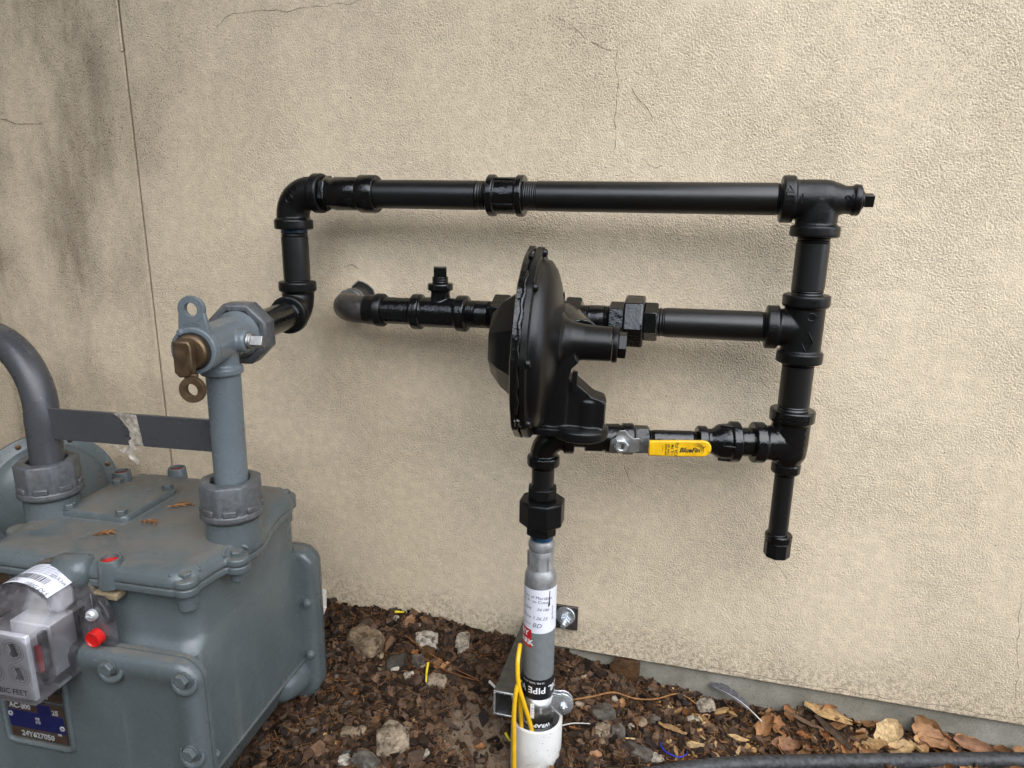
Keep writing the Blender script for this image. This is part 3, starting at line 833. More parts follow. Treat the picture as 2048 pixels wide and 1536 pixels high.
fm2 = lambda x, y, z: V((XR + 0.004 + sin(x / 0.03) * 0.0303, YP - cos(x / 0.03) * 0.0303, dz + y))
ringmark(tee_mid, fm2, 0, 0.0009, pts=[(0, 0.016), (-0.0045, 0.008), (-0.0085, 0), (-0.0045, -0.008), (0, -0.016), (0.0045, -0.008), (0.0085, 0), (0.0045, 0.008)])
emboss('G', 0.010, fm2, tee_mid)
# lettering cast on the top left elbow, round the bend
def onbend(x, y, z):
    R = 0.052; a = pi * 0.75 - x / R
    return V((XL + 0.041 + cos(a) * (R + y), YP - sqrt(max(1e-6, 0.0296 ** 2 - (R + y - 0.0400) ** 2)) - z - 0.0006, ZT - 0.041 + sin(a) * (R + y)))
elb0 = [o for o in pw.children if o.name == 'elbow'][0]
emboss('TOHOUNE', 0.0095, onbend, elb0)
ringmark(elb0, lambda x, y, z: V((XL + 0.012 + x, YP - 0.0298, ZT - 0.010 + y)), 0.0070)
emboss('GSA', 0.006, lambda x, y, z: V((XL + 0.012 + x, YP - 0.0300 - z, ZT - 0.010 + y)), elb0)
emboss('1000', 0.010, lambda x, y, z: V((XL + 0.0555 - y, YP - cos(x / 0.034) * (0.0346 + z), ZT - 0.004 + sin(x / 0.034) * 0.0345)), elb0)

# ================================================================== BALL VALVE
bv = thing('ball_valve', 'black ball valve with a yellow lever handle on the lowest pipe run', 'valve', LP(0.278) - V((0, 0, 0.03)))
sv = 0.278
u_, w_, _ = frame(LD)
m = MB()
m.prism(8, 0.0225, 0.030, LP(0.334), LD, 0.2, 0.001)
m.lathe([(0.0, 0.019), (0.001, 0.0215), (0.005, 0.0215), (0.006, 0.024), (0.028, 0.0250), (0.029, 0.0230), (0.033, 0.0230), (0.034, 0.0262), (0.050, 0.0262), (0.054, 0.0225)], LP(0.306), LD, 40)
m.prism(8, 0.0232, 0.024, LP(0.254), LD, 0.39, 0.001)
body = m.build('body', 'wet', bv, bevel=0.0006)
VF = V((LD.y, -LD.x, 0))                                   # out of the wall, square to the run
m = MB(); m.lathe([(0, 0.015), (0.026, 0.013), (0.030, 0.013)], LP(0.281) , VF, 28); m.build('bonnet', 'wet', bv)
hub = LP(0.279) + VF * 0.036 + V((0, 0, 0.003))
hd = (LD + V((0, 0, 0.015))).normalized()
m = MB()
up = V((0, 0, 1))
poly = [(-0.018, -0.010), (-0.013, -0.015), (0.006, -0.014), (0.022, -0.013), (0.030, -0.012), (0.030, 0.011), (0.020, 0.010), (0.012, 0.016), (0.006, 0.024), (-0.004, 0.023), (-0.008, 0.012), (-0.016, 0.008)]
m.extrude(poly, hub, hd, up, VF * 0.0025)
lever = m.build('lever', 'galv', bv, bevel=0.0006)
m = MB(); a = hub + hd * 0.0285; b = hub + hd * 0.044 + VF * 0.013
n_ = hd.cross(up)
def strip(p, q, hw0, hw1, th):
    dd = (q - p).normalized(); nn = up.cross(dd).normalized()
    return [p + up * hw0, p - up * hw0, p - up * hw0 + nn * th, p + up * hw0 + nn * th], [q + up * hw1, q - up * hw1, q - up * hw1 + nn * th, q + up * hw1 + nn * th]
l0, l1 = strip(a, b, 0.0118, 0.0118, 0.0025)
m.loft([l0, l1]); m.build('lever_bend', 'galv', lever, bevel=0.0004)
m = MB(); m.prism(6, 0.0125, 0.009, hub + VF * 0.0025, VF, 0.15, 0.001)
m.lathe([(0.009, 0.0098), (0.0105, 0.0098), (0.0105, 0.0058), (0.006, 0.0055)], hub + VF * 0.0025, VF, 24, cap=False)
m.build('nut', 'zinc', bv, bevel=0.0005)
m = MB(); m.box(hub + VF * 0.0095, (0.0085, 0.004, 0.0085)); m.build('stem', 'oldsteel', bv)
# vinyl grip
g0 = hub + hd * 0.042 + VF * 0.0125
GL, GH = 0.098, 0.0135
gp = [(0, -GH + .001), (0.06, -GH), (GL - GH, -GH)] + [(GL - GH + GH * cos(t), GH * sin(t)) for t in [(-pi / 2 + pi * i / 10) for i in range(1, 10)]] + [(GL - GH, GH), (0.05, GH), (0, GH - .001)]
m = MB(); m.extrude(gp, g0, hd, up, VF * 0.007)
grip = m.build('grip', 'grip', bv, bevel=0.0024, seg=3)
gf = flat(g0 + VF * 0.007 + hd * 0.0635 - up * 0.002, hd, up, 0.0003)
gflip = lambda f: (lambda x, y, z: f(x, y, z))
nrm_out = hd.cross(up)
if nrm_out.dot(VF) < 0:
    gf = lambda x, y, z: g0 + VF * 0.0074 + hd * (0.0610 + x) + up * (y - 0.002) + VF * z
text_mesh('BlueFin', 0.0108, gf, 'lettering', 'ink', grip, shear=0.28, bold=0.00035)
def arcstrip(fn, cx, cy, R, a0, a1, w, n=16):
    vs_, fs = [], []
    for i in range(n + 1):
        t = a0 + (a1 - a0) * i / n; ww = w * sin(pi * min(1, max(0.08, i / n)))
        vs_ += [fn(cx + (R - ww) * cos(t), cy + (R - ww) * sin(t), 0), fn(cx + (R + ww) * cos(t), cy + (R + ww) * sin(t), 0)]
        if i: fs.append((2 * i - 2, 2 * i - 1, 2 * i + 1, 2 * i))
    return vs_, fs
m = MB()
for R_ in (0.0066, 0.0086, 0.0106):
    m.add(*arcstrip(gf, 0.0115, 0.0005, R_, 2.2, -0.85, 0.0005))
m.build('logo_arcs', 'ink', grip, ang=0)
text_mesh('600 WOG\nCWP 150', 0.0042, lambda x, y, z: gf(-0.0345 - y, x + .001, z), 'small_print', 'ink', grip, bold=0.00012)
text_mesh('UL FM\nCSA (G)', 0.0062, lambda x, y, z: gf(-0.0235 - y, x + .001, z), 'small_print', 'ink', grip, bold=0.00012)
m = MB(); m.add(*arcstrip(gf, -0.050, 0.002, 0.0085, 0.9, -0.9, 0.0003)); m.build('small_print', 'ink', grip, ang=0)

# ================================================================== REGULATOR
RC = V((-0.217, -0.258, 0.760))
ez = V((0.030, 0, 1)).normalized()
ex = V((0.995, 0.094, 0)); ex = (ex - ez * ex.dot(ez)).normalized()
ey = ez.cross(ex)
RX = M((ex, ey, ez)).transposed().to_4x4(); RX.translation = RC
rg = thing('gas_regulator', 'black round-diaphragm gas regulator with a sideways spring tower on the middle pipe', 'regulator', (-0.2, -0.25, 0.62))
def lobes(r, k=8, a=0.006, seg=96):
    out = []
    for i in range(seg):
        t = 2 * pi * i / seg
        out.append((r + a * max(0, cos(k * t)) ** 6, t))
    return out
def flange(x0, x1, r, a):
    m = MB(RX)
    def loop(x, dr): return [V((x, -(rr + dr) * cos(t), (rr + dr) * sin(t))) for rr, t in lobes(r, a=a)]
    m.loft([loop(x0, -0.003), loop(x0 + 0.0015, 0), loop(x1 - 0.0015, 0), loop(x1, -0.003)])
    return m
flange(-0.0150, -0.0040, 0.1415, 0.0028).build('rear_flange', 'wet', rg)
flange(-0.0030, 0.0075, 0.1407, 0.0028).build('front_flange', 'regulator', rg)
m = MB(RX); m.lathe([(-0.0040, 0.137), (-0.0030, 0.137)], (0, 0, 0), (1, 0, 0), 64); m.build('gasket', 'gasket', rg)
m = MB(RX); m.lathe([(0.0070, 0.1285), (0.010, 0.1265), (0.0115, 0.1262), (0.019, 0.1240), (0.028, 0.112), (0.0345, 0.093), (0.0385, 0.072), (0.0405, 0.05), (0.041, 0.0)], (0, 0, 0), (1, 0, 0), 72)
dome = m.build('diaphragm_cover', 'regulator', rg, ang=60)
m = MB(RX); m.lathe([(-0.0145, 0.128), (-0.0175, 0.122), (-0.0190, 0.108), (-0.0200, 0.060)], (0, 0, 0), (1, 0, 0), 72)
rb_ = m.build('rear_cover', 'regulator', rg, ang=60)
m = MB(RX); m.lathe([(-0.0185, 0.088), (-0.0240, 0.0840), (-0.0440, 0.0690), (-0.0600, 0.0500), (-0.0618, 0.0470), (-0.0620, 0.0)], (0, 0, 0), (1, 0, 0), 8, a0=pi / 8)
m.build('rear_housing', 'regulator', rg, bevel=0.0028, seg=2, ang=25)
bolt = MB(); bolt.lathe([(0, 0.0078), (0.0012, 0.0078), (0.0014, 0.0062), (0.0045, 0.0056), (0.0058, 0.0035), (0.0060, 0)], (0, 0, 0), (0, 0, 1), 16)
bolt_me = bolt.mesh('cover_bolt', 'regulator')
for k in range(8):
    t = 2 * pi * k / 8
    place('cover_bolt', bolt_me, RX @ look((0.0073, -0.1350 * cos(t), 0.1350 * sin(t)), (1, 0, 0)), rg)
# beads of paint that ran along the flange towards the viewer
rnd = random.Random(5)
for a0, a1, r_ in ((0.95, -0.55, 0.0030), (-0.62, -0.75, 0.0044), (1.30, 1.18, 0.003)):
    n = 26
    m = MB(RX); m.tube([V((-0.0045 + 0.0012 * sin(i * 1.7), -0.1428 * cos(a0 + (a1 - a0) * i / n), 0.1428 * sin(a0 + (a1 - a0) * i / n))) for i in range(n + 1)], [r_ * (0.25 if i in (0, n) else rnd.uniform(0.7, 1.15)) for i in range(n + 1)], 10)
    m.build('paint_bead', 'wet', rg)
# spring tower and its nut
m = MB(RX)
m.lathe([(0.030, 0.058), (0.038, 0.046), (0.046, 0.036), (0.058, 0.0295), (0.074, 0.0268), (0.110, 0.0255), (0.116, 0.0255)], (0, 0, 0.008), (1, 0, 0), 48)
# column, arch and stepped vent housing, fused into one casting
m.extrude([(0.030, 0.02), (0.060, 0.0), (0.070, -0.018), (0.060, -0.028), (0.0565, -0.045), (0.0565, -0.128), (0.018, -0.128), (0.020, -0.08), (0.030, -0.03)], (0, -0.027, 0), (1, 0, 0), (0, 0, 1), (0, 0.054, 0))
hp = [(0.050, -0.126), (0.113, -0.126), (0.113, -0.078), (0.109, -0.073), (0.094, -0.069), (0.066, -0.047), (0.050, -0.043)]
m.extrude(hp, (0, -0.024, 0), (1, 0, 0), (0, 0, 1), (0, 0.048, 0))
m.lathe([(-0.126, 0.0265), (-0.077, 0.0265), (-0.072, 0.022)], (0.088, 0, 0), (0, 0, 1), 40)
m.lathe([(-0.137, 0.038), (-0.134, 0.043), (-0.121, 0.043), (-0.117, 0.037)], (0.078, -0.004, 0), (0, 0, 1), 48)
m.box((0.045, 0, -0.126), (0.070, 0.070, 0.012))
m.build('valve_housing', 'regulator', rg, fuse=0.0016, smooth=4)
m = MB(RX); m.lathe([(0, 0.0262), (0.0015, 0.0268), (0.0065, 0.0268), (0.008, 0.0255)], (0.1165, 0, 0.008), (1, 0, 0), 44); cap_ = m.build('tower_cap', 'regulator', rg)
m = MB(RX); m.prism(6, 0.0200, 0.012, (0.1245, 0, 0.008), (1, 0, 0), 0.1, 0.0008)
m.build('cap_nut', 'regulator', cap_, bevel=0.0008)
# rating plate area and hinge tab under the tower
m = MB(RX); m.extrude([(0.062, -0.030), (0.070, -0.030), (0.070, -0.062), (0.062, -0.066)], (0, -0.0285, 0), (1, 0, 0), (0, 0, 1), (0, 0.004, 0)); m.build('rib', 'regulator', rg, bevel=0.001)
# body on the pipe line, with hexagon bosses
m = MB(); m.prism(6, 0.0365, 0.030, MX(-0.324), (1, 0, 0), 0.5, 0.002); m.build('inlet_boss', 'wet', rg, bevel=0.0012)
m = MB(); m.prism(6, 0.0365, 0.027, MX(-0.197), (1, 0, 0), 0.5, 0.002); m.build('outlet_boss', 'wet', rg, bevel=0.0012)
m = MB(); m.lathe([(0, 0.028), (0.015, 0.036), (0.035, 0.040), (0.07, 0.040), (0.09, 0.036), (0.10, 0.028)], MX(-0.296), (1, 0, 0), 36)
m.lathe([(0, 0.030), (0.10, 0.032)], MX(-0.215) + V((0.02, -0.02, 0)), V((0.45, -1, -0.15)), 30)
m.build('pipe_body', 'wet', rg, fuse=0.002, smooth=3)
MB().tube([RX @ V((0.0375 + 0.0006, 0.070 * 0.4 + 0.014 * cos(t), 0.062 + 0.014 * sin(t))) for t in [2 * pi * i / 20 for i in range(22)]], 0.0009, 6).build('casting_mark', 'regulator', dome)

# ================================================================== SUPPLY RISER
sr = thing('supply_riser', 'grey coated gas supply riser with white inspection label and red sticker, rising from white sleeve', 'riser pipe', (SX, SY, -0.1))
XA = lambda z: SX + (0.406 - z) * 0.004
def vl(prof, name, mat, par, seg=44, **k):
    """turned piece on the riser's axis; prof: (z, radius) from the top down"""
    mm = MB(); mm.lathe([(prof[0][0] - z, r) for z, r in prof], (SX + 0.001, SY, prof[0][0]), (0.004, 0, -1), seg)
    return mm.build(name, mat, par, **k)
RRI = 0.0282
vl([(0.4155, 0.0185), (0.414, 0.0200), (0.4065, 0.0200), (0.405, 0.0185)], 'sealant_band', 'bluetape', sr)
head = vl([(0.4055, 0.0175), (0.404, 0.0205), (0.398, 0.0228), (0.391, 0.0230), (0.386, 0.0212), (0.383, 0.0222), (0.352, 0.0222), (0.350, 0.0232), (0.344, 0.0262), (0.337, 0.0282), (0.322, 0.0286)], 'crimp_head', 'crimp', sr)
for k in range(8):
    a = 2 * pi * k / 8
    m = MB(); m.box((SX + sin(a) * 0.0224, SY - cos(a) * 0.0224, 0.366), (0.0045, 0.0016, 0.028), M.Rotation(a, 3, 'Z')); m.build('crimp_rib', 'crimp', head)
vl([(0.3225, 0.0284), (0.3215, RRI), (-0.10, RRI)], 'riser_pipe', 'riser', sr)
def wrap(name, mat, z0, z1, a0, a1, r, par, n=28, wob=0.0, tilt=0.0):
    vs_, fs = [], []
    for i in range(n + 1):
        a = a0 + (a1 - a0) * i / n
        cx = SX + 0.001
        t_ = tilt * (a - (a0 + a1) / 2) * r
        for zz in (z0, z1):
            z_ = zz + t_ + wob * sin(i * 2.1 + zz * 40)
            vs_.append((XA(z_) + 0.001 + sin(a) * r, SY - cos(a) * r, z_))
        if i: fs.append((2 * i - 2, 2 * i, 2 * i + 1, 2 * i - 1))
    mm = MB(); mm.add(vs_, fs)
    return mm.build(name, mat, par, ang=60)
lab = wrap('inspection_label', 'paper', 0.236, 0.321, -1.75, 1.62, RRI + 0.0007, sr, tilt=0.03)
FA = -0.16                                                  # the side of the riser that faces the viewer
def rp(zc, da=0.0, tilt=-0.06): return roundpipe(SX + 0.0018, SY, zc, RRI, FA + da, 0.0012, tilt=tilt)
text_mesh('City of Meridian', 0.0082, rp(0.3065, 0.14), 'printed_text', 'blueink', lab)
text_mesh('O.K. to Cover', 0.0082, rp(0.2985, 0.10), 'printed_text', 'blueink', lab)
text_mesh('2204', 0.0080, rp(0.284, -0.52), 'handwriting', 'blueink', lab, shear=0.4)
text_mesh('34.10#', 0.0075, rp(0.2835, 0.52), 'handwriting', 'blueink', lab, shear=0.4)
text_mesh('Date 1.26.25', 0.0090, rp(0.267, -0.02), 'handwriting', 'blueink', lab, shear=0.4)
text_mesh('Inspector', 0.0052, rp(0.2535, -0.55), 'printed_text', 'blueink', lab)
text_mesh('BD', 0.0125, rp(0.252, 0.18), 'handwriting', 'blueink', lab, shear=0.3)
text_mesh('gas line test', 0.0058, lambda x, y, z: roundpipe(SX + .0018, SY, 0.275 + x, RRI, FA + 1.18 - y / RRI, 0.0012)(0, 0, 0), 'printed_text', 'blueink', lab)
m = MB()
smear = [(0.92, 0.319), (0.96, 0.319), (0.95, 0.305), (0.97, 0.292), (0.88, 0.288), (0.84, 0.291), (0.90, 0.303)]
m.add([V((SX + .0018 + sin(FA + a) * (RRI + .0013), SY - cos(FA + a) * (RRI + .0013), z)) for a, z in smear], [tuple(range(7))]); m.build('paint_smear', 'ink', lab, ang=0)
stk = wrap('red_sticker', 'red', 0.206, 0.242, -1.75, -0.30, RRI + 0.0011, sr, tilt=-0.02)
text_mesh('DRY', 0.0150, roundpipe(SX + .0018, SY, 0.2325, RRI, -1.02, 0.0018, tilt=-.02), 'printed_text', 'white', stk, bold=0.0006)
text_mesh('MARK', 0.0142, roundpipe(SX + .0018, SY, 0.2165, RRI, -0.86, 0.0018, tilt=-.02), 'printed_text', 'white', stk, bold=0.0006)
tp = wrap('pipe_tape', 'tape', 0.102, 0.142, -pi, pi, RRI + 0.0012, sr, 48, 0.0004)
text_mesh('OIL PIPE WRAP', 0.0180, roundpipe(SX + .0022, SY, 0.121, RRI, FA - 0.12, 0.0019, flip=-1, tilt=0.03), 'printed_text', 'white', tp, bold=0.0003)
text_mesh('10 MIL TAPE 10 MIL', 0.0050, roundpipe(SX + .0022, SY, 0.1365, RRI, FA, 0.0019, flip=-1), 'printed_text', 'white', tp)
tp2 = wrap('pipe_tape', 'tape', 0.040, 0.0555, -pi, pi, RRI + 0.0012, sr, 48, 0.0004)
text_mesh('WRAP PIPE', 0.0110, roundpipe(SX + .0022, SY, 0.0475, RRI, FA + 0.3, 0.0019, flip=-1, tilt=-.1), 'printed_text', 'white', tp2, bold=0.0003)

# ================================================================== PLASTIC SLEEVE
sl = MB(); ro, ri = 0.0475, 0.0420
sl.lathe([(0, ri), (0.0005, ro - 0.0005), (0.002, ro), (0.20, ro)], (SX + 0.002, SY - 0.002, 0.0465), (-0.005, 0, -1), 56, cap=False)
sl.lathe([(0, ri), (0.20, ri)], (SX + 0.002, SY - 0.002, 0.0465), (-0.005, 0, -1), 56, cap=False)
o = sl.build('plastic_sleeve', 'pvc')
tag(o, 'white plastic pipe sleeve standing in the soil round the supply riser', 'pipe sleeve')

# ================================================================== STRUT BRACKET
sb = thing('strut_bracket', 'galvanised strut bracket clamping the grey riser to the wall', 'bracket', (-0.19, 0, 0.1))
def chan(x0, x1, z0, z1, y0, y1, th=0.0026):
    mm = MB()
    mm.box(((x0 + x1) / 2, (y0 + y1) / 2, z0 + th / 2), (x1 - x0, y1 - y0, th))
    mm.box(((x0 + x1) / 2, (y0 + y1) / 2, z1 - th / 2), (x1 - x0, y1 - y0, th))
    mm.box((x0 + th / 2, (y0 + y1) / 2, (z0 + z1) / 2), (th, y1 - y0, z1 - z0 - 2 * th))
    for zz, s in ((z0, 1), (z1, -1)):
        mm.box((x1 - th / 2, (y0 + y1) / 2, zz + s * (th + 0.0045)), (th, y1 - y0, 0.009))
    return mm
SX0, SX1 = -0.279, -0.2435
chan(SX0, SX1, 0.076, 0.124, -0.238, -0.004).build('channel', 'strut', sb, bevel=0.0007)
m = chan(SX0 - 0.0006, SX1 + 0.0006, 0.0754, 0.1246, -0.2395, -0.2365, 0.0034); m.build('channel_end', 'zinc', sb, bevel=0.0005)
m = MB(); m.box((-0.2175, -0.0035, 0.140), (0.102, 0.006, 0.053)); m.build('base_plate', 'oldsteel', sb, bevel=0.001)
m = MB(); m.lathe([(0, 0.0200), (0.002, 0.0205), (0.0035, 0.0195)], (-0.192, -0.0065, 0.145), (0, -1, 0), 36); wsh = m.build('washer', 'zinc', sb)
m = MB(); m.prism(6, 0.0115, 0.009, (-0.192, -0.010, 0.136), (0, -1, 0), 0.2, 0.001)
m.lathe([(0.009, 0.0062), (0.022, 0.0060), (0.023, 0.005)], (-0.192, -0.010, 0.136), (0, -1, 0), 20); m.build('anchor_bolt', 'zinc', sb, bevel=0.0004)
cl = wrap('clamp_band', 'galv', 0.054, 0.101, -pi, pi, RRI + 0.0024, sb, 56)
cl.modifiers.new('solidify', 'SOLIDIFY').thickness = 0.0018
m = MB(); m.box((SX + 0.002 + sin(-.1) * (RRI + .0029), SY - cos(-.1) * (RRI + .0029), 0.078), (0.007, 0.0006, 0.030)); m.build('printed_size', 'white', cl)
text_mesh('1-1/4', 0.007, lambda x, y, z: V((SX + 0.002 + sin(-.1) * (RRI + .0034) + y, SY - cos(-.1) * (RRI + .0034) - z, 0.078 + x)), 'printed_text', 'ink', cl)
text_mesh('EMT', 0.006, lambda x, y, z: V((SX + 0.002 + sin(.38) * (RRI + .0030) + y, SY - cos(.38) * (RRI + .0030) - z, 0.080 + x)), 'printed_text', 'white', cl)
earc = V((SX + 0.0475, SY - 0.004, 0.086))
ed = V((0.15, -1, 0.08)).normalized()
for s in (0, 1):
    m = MB(); m.lathe([(0, 0.0215), (0.0018, 0.0215), (0.004, 0.017), (0.0052, 0.010), (0.0052, 0.0)] if s else [(0, 0.0), (0, 0.021), (0.002, 0.021)], earc + ed * (0.004 if s else -0.006), ed, 32)
    m.box(earc + ed * (0.005 if s else -0.005) + V((-0.014, 0, 0)), (0.026, 0.002, 0.040)); m.build('clamp_ear', 'zinc', sb, bevel=0.0005)
m = MB(); m.prism(6, 0.0070, 0.006, earc + ed * 0.009 + V((.004, 0, -.002)), ed, 0.3, 0.0006); m.lathe([(0.006, 0.003), (0.010, 0.003)], earc + ed * 0.009 + V((.004, 0, -.002)), ed, 14); m.build('clamp_bolt', 'zinc', sb)

# ================================================================== TRACER WIRE
def smoothpts(P, n=8):
    P = [V(p) for p in P]; out = []
    for i in range(len(P) - 1):
        p0, p1, p2, p3 = P[max(i - 1, 0)], P[i], P[i + 1], P[min(i + 2, len(P) - 1)]
        for k in range(n):
            t = k / n
            out.append(0.5 * ((2 * p1) + (p2 - p0) * t + (2 * p0 - 5 * p1 + 4 * p2 - p3) * t * t + (3 * p1 - p0 - 3 * p2 + p3) * t ** 3))
    out.append(P[-1]); return out
tw = thing('tracer_wire', 'yellow insulated tracer wire looped round the riser and hanging down the white sleeve', 'wire', (-0.236, -0.24, -0.05))
rw = 0.0041
MB().tube(smoothpts([(-0.2415, -0.200, 0.200), (-0.2400, -0.222, 0.186), (-0.2380, -0.231, 0.165), (-0.2345, -0.2345, 0.140), (-0.2250, -0.2330, 0.105), (-0.2130, -0.2260, 0.055), (-0.2090, -0.2230, 0.02), (-0.2085, -0.221, -0.05)]), rw, 12).build('loop', 'yellow', tw)
MB().tube(smoothpts([(-0.2350, -0.2300, 0.150), (-0.2385, -0.2400, 0.128), (-0.2400, -0.2440, 0.090), (-0.2385, -0.2465, 0.045), (-0.2375, -0.2480, 0.00), (-0.2360, -0.2485, -0.06), (-0.236, -0.248, -0.12)]), rw, 12).build('hanging_end', 'yellow', tw)
MB().tube(smoothpts([(-0.2350, -0.2260, 0.128), (-0.2335, -0.2240, 0.09), (-0.2310, -0.2215, 0.04), (-0.230, -0.220, -0.05)]), rw, 12).build('inner_strand', 'yellow', tw)

# ================================================================== METER SET PIPES
mr = thing('meter_connection_pipes', 'dark grey bent pipe and straight grey pipe joined by a flat bar on the meter', 'pipes', (-0.82, -0.40, 0.487))
RPX, RPY = -0.6545, -0.398
LPX, LPY = -0.989, -0.412
m = MB(); m.tube([(RPX - 0.003, RPY, 0.500), (RPX - 0.0015, RPY, 0.62), (RPX, RPY, 0.716)], 0.0246, 44); ip = m.build('straight_pipe', 'valvegrey', mr)
path = [V((LPX - 0.004, LPY, 0.48)), V((LPX, LPY, 0.60))] + [V((LPX - 0.125 * (1 - cos(t)), LPY + 0.02 * t, 0.615 + 0.125 * sin(t))) for t in [pi / 2 * i / 14 for i in range(15)]] + [V((-1.25, LPY + 0.04, 0.745)), V((-1.7, LPY + 0.05, 0.75))]
m = MB(); m.tube(path, 0.0250, 44); m.build('bent_pipe', 'bargrey', mr, ang=60)
ba, bb = V((LPX + 0.0225, LPY - 0.001, 0.6120)), V((RPX - 0.022, RPY + 0.001, 0.6150))
bd = (bb - ba).normalized(); bn = V((bd.y, -bd.x, 0)).normalized()
bu = V((-bd.z, 0, 1)).normalized()
m = MB(); m.extrude([(0, -0.0255), ((bb - ba).length, -0.0255), ((bb - ba).length, 0.0255), (0, 0.0255)], ba, bd, bu, bn * 0.006)
bar = m.build('flat_bar', 'bargrey', mr, bevel=0.0006)
for bp, hh in ((ba, 1), (bb - bd * 0.004, 1)):
    m = MB(); m.tube([bp + bu * 0.0265 + bn * .003, bp + bu * 0.01 - bn * 0.001 + bd * .004, bp - bu * 0.01 - bn * 0.001 + bd * .003, bp - bu * 0.0265 + bn * .003], [0.003, 0.0045, 0.004, 0.003], 8)
    m.build('weld', 'bargrey', mr)
# torn remains of a paper label on the bar
def bpnt(x, y, lift=0.0072): return ba + bd * x + bu * y + bn * lift
rnd = random.Random(11)
edge = [(0.119, 0.0262), (0.128, 0.021), (0.134, 0.016), (0.137, 0.009), (0.143, 0.004), (0.145, -0.002), (0.143, -0.008), (0.147, -0.0135), (0.140, -0.018), (0.143, -0.0265), (0.151, -0.024), (0.160, -0.024), (0.1655, -0.0245), (0.165, -0.01), (0.163, 0.006), (0.160, 0.0255), (0.146, 0.0275), (0.130, 0.0275)]
m = MB(); m.add([bpnt(x, y, 0.0066 + rnd.random() * 0.0012) for x, y in edge], [tuple(range(len(edge)))])
paper = m.build('torn_label', 'oldpaper', mr, ang=0, solid=0.0006)
flap = [(0.137, -0.0255, .007), (0.125, -0.033, .010), (0.130, -0.036, .012), (0.140, -0.037, .013), (0.146, -0.044, .015), (0.151, -0.049, .013), (0.155, -0.055, .010), (0.1565, -0.047, .009), (0.150, -0.041, .010), (0.147, -0.034, .009), (0.155, -0.029, .008), (0.150, -0.0255, .007)]
m = MB(); m.add([bpnt(*p) for p in flap], [(0, 1, 2, 3, 9), (0, 9, 10, 11), (3, 4, 8, 9), (4, 5, 7, 8), (5, 6, 7)])
m.build('paper_flap', 'oldpaper', paper, ang=0, solid=0.0005)
m = MB(); m.add([bpnt(*p) for p in [(0.100, -0.0262, .0065), (0.122, -0.0265, .008), (0.124, -0.030, .010), (0.104, -0.029, .007)]], [(0, 1, 2, 3)]); m.build('paper_flap', 'oldpaper', paper, ang=0, solid=0.0005)
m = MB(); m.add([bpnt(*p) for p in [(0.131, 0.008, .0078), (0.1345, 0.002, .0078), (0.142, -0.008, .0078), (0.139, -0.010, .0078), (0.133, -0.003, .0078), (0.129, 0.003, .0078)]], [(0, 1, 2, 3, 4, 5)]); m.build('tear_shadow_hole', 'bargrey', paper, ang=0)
# swivel nuts
for (x, y, mt, nm) in ((RPX - 0.005, RPY, 'nutgrey', 'swivel_nut'), (LPX - 0.005, LPY, 'nutgrey', 'swivel_nut')):
    m = MB(); R = 0.0470
    o_ = V((x, y, 0.490))
    m.lathe([(0.000, R - 0.001), (0.002, R + 0.0015), (0.011, R + 0.0005), (0.013, R - 0.004)], o_, (0, 0, 1), 48)
    m.lathe([(0.010, R), (0.054, R), (0.058, R - 0.003), (0.058, 0.0305), (0.040, 0.0295)], o_, (0, 0, 1), 8, cap=False, a0=0.15)
    nut = m.build(nm, mt, mr, bevel=0.0022)
    m = MB()
    for k in range(8):
        a = 2 * pi * (k + 0.5) / 8 + 0.15
        m.box(o_ + V((cos(a) * (R * 0.93), sin(a) * (R * 0.93), 0.016)), (0.007, 0.020, 0.010), M.Rotation(a, 3, 'Z'))
    m.build('nut_lug', mt, nut, bevel=0.002)
    m = MB(); m.lathe([(0, 0.0305), (0.003, 0.0300), (0.003, 0.024)], o_ + V((0, 0, 0.047)), (0, 0, 1), 36, cap=False); m.build('gasket', 'gasket', nut)

# ================================================================== METER VALVE
mv = thing('meter_shutoff_valve', 'blue-grey gas shut-off valve with bronze lock-wing core and a lock eye above meter', 'valve', (RPX, RPY, 0.71))
VP = lambda s: EC + VD * s
VR = V((-VD.y, VD.x, 0))                                   # to the right, square to the valve
UP = V((0, 0, 1))
m = MB(); m.lathe([(0, 0.0480), (0.003, 0.0505), (0.030, 0.0505), (0.034, 0.0475), (0.034, 0.0385), (0.020, 0.0375)], VP(0.214), VD, 8, cap=False, a0=0.39)
m.lathe([(0, 0.0480), (0, 0.024)], VP(0.214), VD, 8, cap=False, a0=0.39)
m.build('swivel_nut', 'nutgrey', mv, bevel=0.0018)
m = MB(); m.lathe([(0, 0.038), (0.012, 0.038)], VP(0.224), VD, 40); m.build('insulator', 'gasket', mv)
m = MB()
m.lathe([(0.232, 0.0365), (0.250, 0.0365), (0.253, 0.0345), (0.260, 0.0320), (0.285, 0.0305), (0.320, 0.0300), (0.355, 0.0305), (0.360, 0.0322), (0.374, 0.0322)], VP(0), VD, 44)
m.lathe([(0, 0.026), (0.020, 0.0255), (0.032, 0.0270)], VP(0.303) + V((0, 0, -0.012)), -UP, 40)
m.lathe(ringprof(0, 0.013, 0.0302, 0.003), VP(0.303) + V((0, 0, -0.036)), -UP, 40)
m.lathe([(0, 0.0185), (0.038, 0.0170), (0.041, 0.0150)], VP(0.296), VR, 32)
m.build('body', 'valvegrey', mv, fuse=0.0014, smooth=3)
m = MB(); m.lathe([(0, 0.026), (0.003, 0.026)], VP(0.3735), VD, 36); m.build('core_recess', 'gasket', mv)
